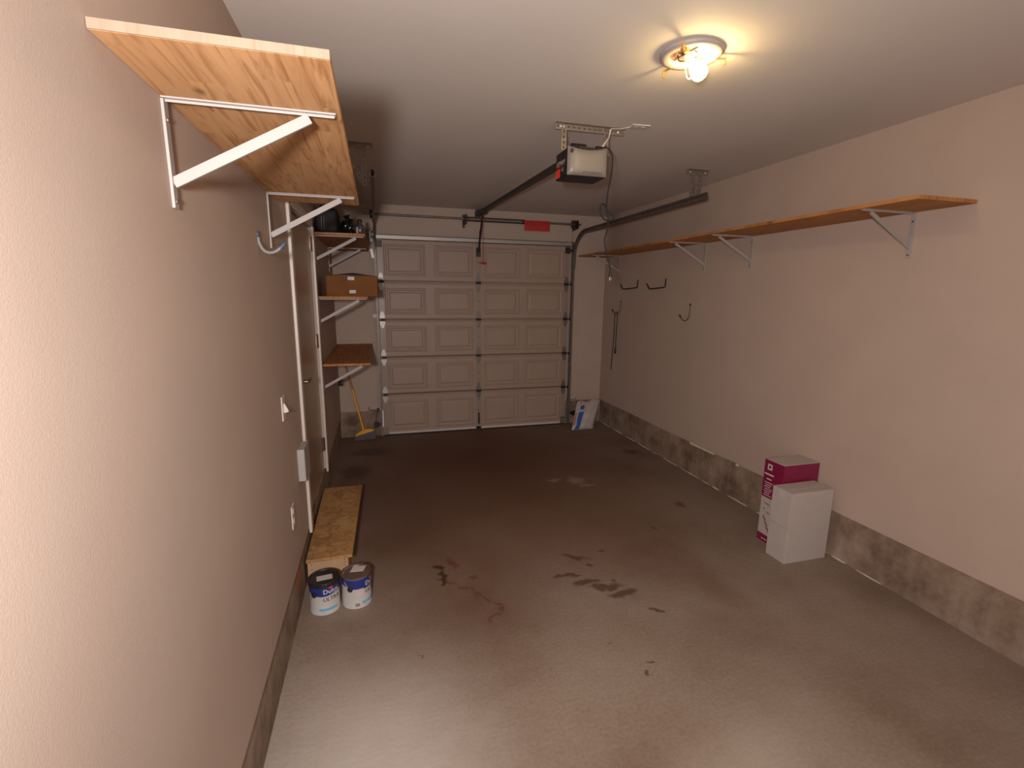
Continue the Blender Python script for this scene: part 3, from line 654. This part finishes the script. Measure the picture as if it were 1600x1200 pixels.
board(XL+DW+.001, -.072, 4.375, YB-.002, 1.143, 'lowest pine shelf in the left corner, bare, above the broom', 'pineshelf')
board(2.60, XR-DW-.001, 3.702, YB-.002, 2.263, 'pine shelf board on the right wall reaching the back corner', 'pineshelf')
board(2.585, XR-DW-.001, 1.85, 3.700, 2.263, 'pine shelf board on the right wall nearer the camera', 'pineshelf')
def bracket(y, z, s, label, drop=.255, reach=.395, bw=.025):
    # s=+1 on left wall, -1 on right wall; z = underside of board
    xw = XL+DW if s > 0 else XR-DW
    r = tag(empty('shelf_bracket', (xw, y, z-drop)), label, 'bracket', 'white steel shelf brackets')
    X = lambda d: xw+s*d
    obj('arm', MB().bar((X(.001), y, z-.0022), (X(reach), y, z-.0022), .026, .004, (0, 1, 0)).bar((X(.004), y, z-.007), (X(reach-.004), y, z-.007), .004, .006, (0, 1, 0)), 'white', r, bevel=.001)
    obj('leg', MB().bar((X(.004), y, z-.006), (X(.004), y, z-drop), .026, .007, (0, 1, 0)), 'white', r, bevel=.001)
    obj('brace', MB().bar((X(.006), y, z-drop+.060), (X(reach-.065), y, z-.016), bw, .010, (-s*.4, 0, 1)), 'white', r, bevel=.001)
    m = MB()
    for zz in (z-.05, z-drop+.018): m.lathe([(.006, 0), (.005, .003)], Matrix.Translation((X(.0075), y, zz)) @ Matrix.Rotation(s*PI/2, 4, 'Y'), 8)
    obj('screws', m, 'dsteel', r)
    return r
bracket(1.437, 2.239, 1, 'white bracket under the near end of the high left shelf')
bracket(2.60, 2.239, 1, 'white bracket under the far end of the high left shelf, beside the door')
bracket(4.42, 2.243, 1, 'white bracket at the front of the topmost left corner shelf')
bracket(5.62, 2.243, 1, 'white bracket at the back of the topmost left corner shelf')
bracket(4.45, 1.722, 1, 'white bracket under the middle corner shelf below the cardboard box')
bracket(4.45, 1.143, 1, 'white bracket under the lowest corner shelf in front of the broom')
bracket(5.65, 2.263, -1, 'white bracket in the far corner under the right wall shelf', bw=.020)
bracket(3.985, 2.263, -1, 'middle white bracket under the right wall shelf', bw=.020)
bracket(3.395, 2.263, -1, 'white bracket under the right wall shelf nearest the light', bw=.020)
bracket(2.15, 2.263, -1, 'white bracket under the near end of the right wall shelf', bw=.020)

# ================================================================== WALL FITTINGS
WX = XL+DW
r = tag(empty('light_switch', (WX, 2.572, 1.14)), 'white toggle light switch on the left wall', 'switch')
obj('plate', MB().box(WX, WX+.006, 2.537, 2.607, 1.140, 1.264), 'plastic', r, bevel=.002)
obj('toggle', MB().prism([(0, 1.178), (.005, 1.178), (.022, 1.183), (.020, 1.194), (.005, 1.226), (0, 1.226)], lambda a, b, t: (WX+.005+a, t, b), 2.566, 2.578), 'plastic', r)
r = tag(empty('wall_outlet', (WX, 2.60, .545)), 'white electrical outlet low on the left wall', 'outlet')
obj('plate', MB().box(WX, WX+.006, 2.565, 2.635, .540, .664), 'plastic', r, bevel=.002)
for z in (.575, .63): obj('receptacle', MB().lathe([(.017, 0), (.017, .0025)], Matrix.Translation((WX+.006, 2.60, z)) @ Matrix.Rotation(PI/2, 4, 'Y'), 16), 'trim', r)
r = tag(empty('junction_box', (WX, 2.94, .69)), 'white metal junction box on the left wall beside the door', 'box')
obj('body', MB().box(WX, WX+.038, 2.868, 3.045, .690, .882), 'white', r, bevel=.003)
obj('cover', MB().box(WX+.038, WX+.041, 2.862, 3.051, .684, .888), 'white', r, bevel=.001)
obj('screws', MB().lathe([(.005, 0), (.004, .002)], Matrix.Translation((WX+.041, 2.95, .87)) @ Matrix.Rotation(PI/2, 4, 'Y'), 8).lathe([(.005, 0), (.004, .002)], Matrix.Translation((WX+.041, 2.95, .70)) @ Matrix.Rotation(PI/2, 4, 'Y'), 8), 'steel', r)

def hook(path, r, mat, tipmat, loc, label, tip=.03, grp='wall hooks'):
    e = tag(empty('wall_hook', loc), label, 'hook', grp)
    P = smooth_path(path, 6); obj('rod', MB().tube(P, r, 10), mat, e, smooth=60)
    d = (P[-1]-P[-2]).normalized(); obj('tip', MB().tube([P[-1]-d*tip*.7, P[-1]+d*tip*.2, P[-1]+d*tip*.3], [r*1.35, r*1.35, r*1.0], 10), tipmat, e, smooth=50)
    x0 = Vector(path[0]); s = 1 if x0.x < 1 else -1
    obj('collar', MB().lathe([(r*1.9, 0), (r*1.9, .004), (r*1.2, .008)], Matrix.Translation((WX if s > 0 else XR-DW, x0.y, x0.z)) @ Matrix.Rotation(s*PI/2, 4, 'Y'), 12), tipmat, e)
    return e
hook([(WX, 2.335, 2.020), (WX+.004, 2.335, 1.985), (-.458, 2.335, 1.955), (-.432, 2.335, 1.945), (-.405, 2.335, 1.955), (-.377, 2.335, 1.982)], .0075, 'grey', 'bluetip', (WX, 2.335, 1.94), 'grey vinyl hook with dark tip on the left wall under the high shelf')
RX = XR-DW
def jh(y, label): return hook([(RX, y, 1.690), (RX-.003, y, 1.64), (RX-.006, y, 1.585), (RX-.025, y, 1.545), (RX-.056, y, 1.533), (RX-.088, y, 1.548), (RX-.116, y, 1.585)], .0065, 'hookbrown', 'black', (RX, y, 1.53), label)
jh(4.146, 'brown vinyl J hook alone on the right wall, holding nothing')
jh(5.571, 'brown vinyl J hook by the corner with the black strap over it')
def uh(y, label):
    e = tag(empty('wall_hook', (RX, y, 1.84)), label, 'hook', 'wall hooks')
    obj('rod', MB().tube(smooth_path([(RX-.004, y, 1.940), (RX-.006, y, 1.90), (RX-.008, y, 1.872), (RX-.024, y, 1.862), (RX-.10, y, 1.853), (RX-.185, y, 1.845), (RX-.200, y, 1.850), (RX-.212, y, 1.868), (RX-.232, y, 1.898)], 5), .0075, 10), 'black', e, smooth=60)
    obj('screw_plate', MB().box(RX-.006, RX, y-.009, y+.009, 1.885, 1.955), 'black', e)
uh(5.177, 'black flat-bottomed wall hook under the right shelf, the one nearer the corner')
uh(4.600, 'black flat-bottomed wall hook under the right shelf, farther from the corner')
# strap over the corner hook
hk = (RX-.060, 5.571, 1.541)
s = tag(empty('elastic_strap', (RX-.06, 5.58, .82)), 'thin black elastic strap hanging from the corner hook', 'strap')
obj('strap_cord', MB().tube(smooth_path([(RX-.080, 5.60, .815), (RX-.072, 5.597, 1.0), (RX-.066, 5.59, 1.25), (RX-.072, 5.58, 1.48), (RX-.068, 5.575, 1.552), (RX-.056, 5.570, 1.558), (RX-.044, 5.566, 1.548), (RX-.046, 5.56, 1.45), (RX-.050, 5.56, 1.25), (RX-.051, 5.56, 1.10)], 5), .0055, 7), 'black', s, smooth=60)
obj('end_grip', MB().tube([(RX-.051, 5.56, 1.11), (RX-.051, 5.56, 1.09), (RX-.052, 5.56, 1.035), (RX-.052, 5.56, 1.03)], [.006, .012, .013, .008], 8), 'black', s, smooth=50)

# hose tap in the back left corner
fy, fz = 5.40, .835
r = tag(empty('hose_tap', (WX, fy, fz-.05)), 'dark hose tap on the left wall behind the broom handle', 'tap')
obj('tap_body', MB().tube([(WX, fy, fz), (WX+.030, fy, fz), (WX+.050, fy, fz-.004), (WX+.058, fy, fz-.020), (WX+.060, fy, fz-.040)], [.012, .012, .016, .013, .012], 10), 'dark', r, smooth=50)
obj('wall_flange', MB().lathe([(.028, 0), (.028, .004), (.014, .008)], Matrix.Translation((WX, fy, fz)) @ Matrix.Rotation(PI/2, 4, 'Y'), 16), 'dark', r)
obj('hose_nut', MB().lathe([(.017, 0), (.019, .004), (.019, .020), (.016, .022)], Matrix.Translation((WX+.060, fy, fz-.060)), 12), 'dark', r)
obj('stem', MB().tube([(WX+.045, fy, fz), (WX+.080, fy, fz+.012)], .006, 8), 'dark', r)
obj('hand_wheel', MB().lathe([(.006, -.003), (.026, -.004), (.029, 0), (.026, .004), (.006, .003)], Matrix.Translation((WX+.080, fy, fz+.012)) @ Matrix.Rotation(PI/2-.3, 4, 'Y'), 16), 'dark', r)

# ================================================================== STEP AND PAINT CANS
st = tag(empty('wooden_step', (-.33, 3.40, 0)), 'low wooden step with strand board top below the door', 'step')
obj('top_board', MB().prism([(-.470, 2.840), (-.205, 2.850), (-.176, 3.955), (-.472, 3.962)], lambda a, b, t: (a, b, t), .180, .199), 'osb', st, bevel=.002)
obj('front_board', MB().box(-.468, -.232, 2.872, 2.910, 0, .180), 'spf', st, bevel=.002)
obj('back_board', MB().box(-.468, -.215, 3.895, 3.933, 0, .180), 'spf', st, bevel=.002)
obj('side_board', MB().prism([(-.270, 2.910), (-.232, 2.910), (-.215, 3.895), (-.253, 3.895)], lambda a, b, t: (a, b, t), 0, .180), 'spf', st)
obj('side_board', MB().box(-.468, -.430, 2.910, 3.895, 0, .180), 'spf', st)
m = MB()
for x, z in ((-.446, .150), (-.443, .118), (-.447, .085), (-.254, .160), (-.250, .142), (-.256, .125)):
    m.lathe([(.0035, 0), (.003, .002)], Matrix.Translation((x, 2.873, z)) @ Matrix.Rotation(PI/2, 4, 'X'), 8)
obj('nail_heads', m, 'dark', st)

def cyl_patch(c, r, a0, a1, zlo, zhi, n=24):
    def fn(u, v):
        a = a0+(a1-a0)*u; lo = zlo(a) if callable(zlo) else zlo; hi = zhi(a) if callable(zhi) else zhi
        return (c[0]+r*math.cos(a), c[1]+r*math.sin(a), lo+(hi-lo)*v)
    return MB().grid(fn, n, 1)
def wrap_text(s_, size, c, r, ac, zb, shear=.0):
    v, f = text_poly(s_, size, shear); m = MB(); m.v = [Vector((c[0]+r*math.cos(ac+a/r), c[1]+r*math.sin(ac+a/r), zb+b)) for a, b in v]; m.f = f; return m
def can(c, ta, kind, label):
    e = tag(empty('paint_can', (c[0], c[1], 0)), label, 'paint can', 'paint cans in front of the step')
    R_ = .0815; Tm = Matrix.Translation((c[0], c[1], 0))
    body = obj('body', MB().lathe([(.079, 0), (.083, .001), (.083, .006), (R_, .009), (R_, .178), (.0825, .180), (.0825, .181)], Tm, 48, True, False), 'canwhite', e, smooth=35)
    low = lambda a: .128-.010*math.cos((a-ta)*1.0)+.006*math.sin((a-ta)*2)
    obj('blue_band', cyl_patch(c, R_+.0005, 0, 2*PI, low, .180, 72), 'blue', body, smooth=60, fixn=False)
    obj('lettering', wrap_text('Dulux', .037, c, R_+.0012, ta, .129), 'print', body, fixn=False)
    obj('flourish', cyl_patch(c, R_+.0013, ta-.16, ta+.10, lambda a: .158, lambda a: .163+.005*math.sin((a-ta+.2)*8), 8), 'redsq', body, fixn=False)
    obj('lettering', wrap_text('ULTRA', .032, c, R_+.0012, ta, .084, .15), 'darkprint', body, fixn=False)
    obj('ridge', cyl_patch(c, R_+.0012, ta-1.2, ta+1.2, lambda a: .074-.004*math.cos(a-ta), lambda a: .0752-.004*math.cos(a-ta), 20), 'paper', body, fixn=False)
    obj('blue_stripe', cyl_patch(c, R_+.0012, ta-.85, ta+.42, lambda a: .026, lambda a: .040-.010*max(0, (a-ta)), 20), 'teal', body, fixn=False)
    obj('small_print', cyl_patch(c, R_+.0012, ta-.72, ta-.42, .0135, .0165, 6), 'grey', body, fixn=False)
    if kind == 1:
        obj('lid', MB().lathe([(.083, .166), (.0855, .168), (.0855, .186), (.083, .192), (.076, .192), (.073, .184), (.070, .184)], Tm, 48, False), 'blacklid', e, smooth=35)
    else:
        obj('rim', MB().lathe([(.0835, .181), (.0845, .184), (.0835, .190), (.0790, .191), (.0745, .188), (.074, .182)], Tm, 48, False, False), 'tin', e, smooth=50)
        obj('lid', MB().lathe([(.0735, .180), (.0735, .186), (.068, .188), (.066, .183)], Tm, 40), 'tin', e, smooth=35)
        obj('barcode', cyl_patch(c, R_+.0012, ta-1.30, ta-1.00, .014, .034, 6), 'grey', body, fixn=False)
        obj('text_block', cyl_patch(c, R_+.0010, ta-1.25, ta-.70, .085, .122, 10), 'paper', body, fixn=False)
    return e
C1, C2 = (-.352, 2.660), (-.1785, 2.672)
c1 = can(C1, math.radians(-82+24), 1, 'white and blue paint can with black lid, left of the pair')
c2 = can(C2, math.radians(-86+66), 2, 'white and blue paint can with bare tin lid, right of the pair')
obj('lid_sticker', MB().obox((C1[0]+.004, C1[1]-.004, .1855), ((1, .14, 0), (-.14, 1, 0), (0, 0, 1)), (.042, .024, .0006)), 'paper', c1)
obj('lid_sticker', MB().obox((C2[0]+.012, C2[1]+.020, .1895), ((1, -.10, 0), (.30, 1, 0), (0, 0, 1)), (.037, .030, .0006)), 'paper', c2)
def ear(c, az, z, par, mat): obj('handle_ear', MB().lathe([(.016, 0), (.016, .006), (.008, .010)], Matrix.Translation((c[0]+.081*math.cos(az), c[1]+.081*math.sin(az), z)) @ Vector((math.cos(az), math.sin(az), 0)).to_track_quat('Z', 'Y').to_matrix().to_4x4(), 14), mat, par)
# handle of the first can lies against its left side, that of the second is folded over the lid
def bail(c, az, z, tilt, drop, par):
    a0 = Vector((math.cos(az), math.sin(az), 0)); pts = []
    for i in range(17):
        t = PI*i/16; q = a0*(.088*math.cos(t)); sd = Vector((-a0.y, a0.x, 0))*math.cos(tilt)+Vector((0, 0, math.sin(tilt)))
        pts.append(Vector((c[0], c[1], z))+q+sd*(.095*math.sin(t)))
    return obj('wire_handle', MB().tube(pts, .0019, 6), 'bright', par, smooth=60)
az1 = math.radians(-125); ear(C1, az1, .125, c1, 'blacklid'); ear(C1, az1+PI, .125, c1, 'blacklid'); bail(C1, az1+PI, .125, -.95, 0, c1)
az2 = math.radians(-112); ear(C2, az2, .125, c2, 'blacklid'); ear(C2, az2+PI, .125, c2, 'blacklid'); bail(C2, az2, .125, 2.35, 0, c2)

# ================================================================== BROOM
br = tag(empty('broom', (-.205, 5.90, 0)), 'yellow push broom leaning in the back left corner', 'broom')
h0, h1 = Vector((-.216, 5.905, .125)), Vector((-.392, 6.005, .93)); hm = h0.lerp(h1, .62)
obj('lower_handle', MB().tube([h0, hm], .013, 10), 'byellow', br, smooth=40)
obj('upper_handle', MB().tube([hm-(h1-h0).normalized()*.01, hm, h1.lerp(h0, -.20), h1.lerp(h0, -.215)], [.0145, .0125, .0115, .007], 10), 'bwood', br, smooth=40)
hd_ = Vector((1, -.08, .30)).normalized()
hc = Vector((-.205, 5.900, .098))
# head: slanting tapered block
m = MB()
pr = [(-.118, -.016), (.118, -.016), (.100, .012), (.020, .034), (-.020, .034), (-.105, .010)]
nrm = Vector((0, 1, 0)); upv = nrm.cross(hd_)*-1
if upv.z < 0: upv = -upv
m.prism(pr, lambda a, b, t: hc+hd_*a+upv*b+nrm*t, -.024, .024)
obj('head', m, 'byellow', br, bevel=.004)
m = MB()
for i in range(26):
    for j in range(5):
        a = -.112+.224*i/25; t = -.02+.01*j
        p = hc+hd_*a+upv*-.016+nrm*t; q = Vector((p.x+(a*.12)+random.uniform(-.006, .006), p.y+t*.5+random.uniform(-.006, .006), .002+max(0, p.z-.078)*.35))
        m.tube([p, p.lerp(q, .5), q], [.0035, .0036, .003], 4)
b_ = obj('bristles', m, 'bristle', br); b_['kind'] = 'stuff'

# ================================================================== SACK BY THE CORNER
sk = tag(empty('plastic_sack', (2.62, 5.72, 0)), 'white plastic sack with blue stripe slumped by the right corner', 'sack')
bl, brr, tlc, trc = Vector((2.430, 5.69, .004)), Vector((2.735, 5.69, .004)), Vector((2.575, 5.87, .335)), Vector((2.930, 5.90, .355))
def sack(u, v, side, off=0):
    p = bl.lerp(brr, u).lerp(tlc.lerp(trc, u), v)
    b_ = (max(0, (1-abs(2*u-1)**2.4))*max(0, (1-abs(2*v-1)**3)))**.6
    thick = (.055 if side < 0 else .05)*(1.25-.7*v)
    wr = .010*math.sin(7*u+5*v)*math.sin(9*v-3*u)+.006*math.sin(17*u-4*v)
    p = p+Vector((0, -.89, .45))*(-side)*(b_*(thick+wr)) if side < 0 else p+Vector((0, .60, 0))*(b_*thick)
    if v > .86: p.z += .012*math.sin(11*u)*(v-.86)/.14
    if side < 0 and off: p += Vector((0, -off, off*.5))
    p.z = max(p.z, .002); return p
body = MB().grid(lambda u, v: sack(u, v, -1), 26, 22).grid(lambda u, v: sack(u, v, 1), 26, 22)
so = obj('body', body, 'bag', sk, smooth=60)
obj('blue_stripe', MB().grid(lambda u, v: sack(.10+.20*u+.03*v, .01+.58*v, -1, .0035), 8, 16), 'bagblue', so, smooth=60, fixn=False)
obj('blue_badge', MB().grid(lambda u, v: sack(.17+.15*u, .68+.16*v, -1, .0035), 6, 6), 'bagblue', so, smooth=60, fixn=False)
obj('orange_edge', MB().grid(lambda u, v: sack(.015+.045*u, .15+.45*v, -1, .0035), 3, 10), 'bagorange', so, smooth=60, fixn=False)
obj('orange_edge', MB().grid(lambda u, v: sack(.13+.07*u, .90+.07*v, -1, .0035), 3, 3), 'bagorange', so, smooth=60, fixn=False)

# ================================================================== BOXES AT THE RIGHT WALL
b1 = tag(empty('product_carton', (2.82, 2.63, 0)), 'tall maroon and white printed carton standing by the right wall', 'carton')
X1, Y0_, Y1_, H1 = 2.676, 2.520, 2.690, .628
bx = obj('body', MB().box(X1, 2.985, Y0_, Y1_, 0, H1), 'boxwhite', b1, bevel=.002)
obj('maroon_panel', MB().box(X1-.0008, X1+.0002, Y0_, Y1_, .345, H1-.002), 'maroon', bx)
obj('maroon_panel', MB().box(X1-.0008, X1+.0002, Y0_, Y1_, .003, .062), 'maroon', bx)
obj('maroon_panel', MB().box(X1, 2.985, Y0_-.0008, Y0_+.0002, .345, H1-.002), 'maroon', bx)
obj('maroon_panel', MB().box(X1, 2.985, Y0_-.0008, Y0_+.0002, .003, .062), 'maroon', bx)
m = MB()
def sidebar(y0, y1, z0, z1): m.box(X1-.0016, X1-.0006, y0, y1, z0, z1)
sidebar(2.620, 2.660, .555, .598); 
m2 = MB().box(X1-.0022, X1-.0014, 2.630, 2.650, .566, .587)
sidebar(2.600, 2.680, .515, .526); sidebar(2.615, 2.660, .482, .490)
for k in range(7): sidebar(2.60+.01*(k % 3), 2.675-.008*(k % 2), .455-.016*k, .460-.016*k)
sidebar(2.60, 2.65, .024, .030)
obj('white_print', m, 'print', bx)
obj('icon', m2, 'maroon', bx)
m = MB()
for k in range(7): m.obox((X1-.0010, 2.650-.009*k, .20-.017*k), ((0, 1, .8 if k % 2 else -.6), (0, -.8, 1), (1, 0, 0)), (.014, .005, .0004))
obj('leaf_print', m, 'maroon', bx)
m = MB()
for z, y0, y1 in ((.300, 2.61, 2.66), (.292, 2.60, 2.65), (.255, 2.645, 2.665), (.248, 2.645, 2.66), (.235, 2.60, 2.635), (.228, 2.60, 2.63)): m.box(X1-.0012, X1-.0003, y0, y1, z, z+.005)
obj('grey_print', m, 'grey', bx)
b2 = tag(empty('white_carton', (2.75, 2.43, 0)), 'plain white carton in front of the maroon printed one', 'carton')
w0 = obj('body', MB().box(2.583, 2.935, 2.345, 2.505, 0, .505), 'boxwhite', b2, bevel=.002)
obj('tape', MB().box(2.5822, 2.936, 2.405, 2.445, .440, .5058), 'paper', w0)
obj('seam', MB().box(2.5822, 2.5832, 2.345, 2.505, .250, .2515), 'grey', w0)

# ================================================================== THINGS ON THE CORNER SHELVES
ZT = 2.243+.019
# cardboard box on the middle shelf
cb = tag(empty('cardboard_box', (-.195, 4.64, 1.741)), 'brown cardboard box with two white stickers on the middle shelf', 'box')
bz0, bz1 = 1.7415, 1.915
bd_ = obj('body', MB().prism([(-.408, 4.440), (.013, 4.452), (.006, 4.85), (-.415, 4.84)], lambda a, b, t: (a, b, t), bz0, bz1), 'card', cb, bevel=.002)
def flap(u, v): 
    x = -.408+.421*u; pk = .030*(1-abs(2*u-1)**1.3); return (x, 4.441+.012*u+.19*v, bz1+.002+pk*(.25+.75*v**.5))
m = MB().grid(flap, 20, 4); fo = obj('flap', m, 'cardin', cb, fixn=False, smooth=60); fo.modifiers.new('thickness', 'SOLIDIFY').thickness = .004
def sticker(x0, x1, z0, z1):
    s_ = obj('sticker', MB().box(x0, x1, 4.4415, 4.4440, z0, z1), 'print', bd_)
    return s_
sticker(-.232, -.178, 1.880, 1.908); sticker(-.222, -.170, 1.768, 1.795)
m = MB()
for k in range(7): m.box(-.219+.0068*k, -.216+.0068*k, 4.4408, 4.4416, 1.772, 1.790 if k % 2 else 1.784)
for k in range(4): m.box(-.228+.0085*k, -.224+.0085*k, 4.4408, 4.4416, 1.884, 1.896)
obj('bar_print', m, 'grey', bd_)
# black case
r = tag(empty('black_case', (-.37, 4.62, ZT)), 'black soft case at the wall on the topmost corner shelf', 'case')
def blob(c, h, n=18, p=3.0, f=None):
    def fn(u, v):
        a, b = 2*PI*u, PI*(v-.5); q = 2/p
        sg = lambda t: math.copysign(abs(t)**q, t)
        x, y, z = sg(math.cos(b))*sg(math.cos(a)), sg(math.cos(b))*sg(math.sin(a)), sg(math.sin(b))
        P_ = Vector((c[0]+h[0]*x, c[1]+h[1]*y, c[2]+h[2]*z))
        if f: P_ += f(P_)
        P_.z = max(P_.z, ZT+.0005)
        return P_
    return MB().grid(fn, n*2, n)
obj('body', blob((-.376, 4.62, ZT+.104), (.090, .20, .104), p=7), 'blackrub', r, smooth=60)
obj('zip_piping', MB().tube([(-.414, 4.4185, ZT+.02), (-.414, 4.4175, ZT+.13)], .0022, 6).tube([(-.394, 4.4185, ZT+.02), (-.394, 4.4175, ZT+.13)], .0022, 6), 'grey', r)
obj('carry_strap', MB().tube([(-.44, 4.5, ZT+.196), (-.42, 4.52, ZT+.225), (-.34, 4.56, ZT+.228), (-.31, 4.58, ZT+.196)], .010, 8), 'blackrub', r, smooth=60)
# glossy black plastic bag
r = tag(empty('plastic_bag', (-.20, 4.66, ZT)), 'crumpled glossy black plastic bag on the topmost corner shelf', 'bag')
M_['gloss'] = plain('glossy_black_film', (.012, .010, .010), .12, var=.2, bump=.9, bscale=26)
def crump(P_):
    return Vector((math.sin(P_.z*90+P_.y*40)*.012, math.sin(P_.x*80)*.012, math.sin(P_.x*60+P_.y*30)*.014))
obj('body', blob((-.212, 4.66, ZT+.066), (.056, .17, .078), n=22, p=2.2, f=crump), 'gloss', r, smooth=80)
obj('twisted_neck', MB().tube([(-.215, 4.60, ZT+.105), (-.213, 4.59, ZT+.13), (-.217, 4.585, ZT+.15), (-.222, 4.58, ZT+.17)], [.030, .016, .020, .032], 9), 'gloss', r, smooth=60)
# small spray bottle with pump
r = tag(empty('spray_bottle', (-.105, 4.55, ZT)), 'small dark bottle with black cap at the shelf edge', 'bottle')
M_['bot'] = plain('smoky_bottle', (.06, .045, .05), .15, var=.2)
BX = (-.111, 4.440)
obj('bottle_body', MB().lathe([(.032, 0), (.035, .004), (.035, .060), (.029, .078), (.013, .088), (.013, .094)], Matrix.Translation((BX[0], BX[1], ZT)), 24), 'bot', r, smooth=50)
obj('label', cyl_patch(BX, .0355, math.radians(-150), math.radians(-115), ZT+.006, ZT+.055, 8), 'paper', r, fixn=False)
obj('cap', MB().lathe([(.018, .090), (.020, .094), (.020, .114), (.014, .122)], Matrix.Translation((BX[0], BX[1], ZT)), 16), 'black', r, smooth=50)
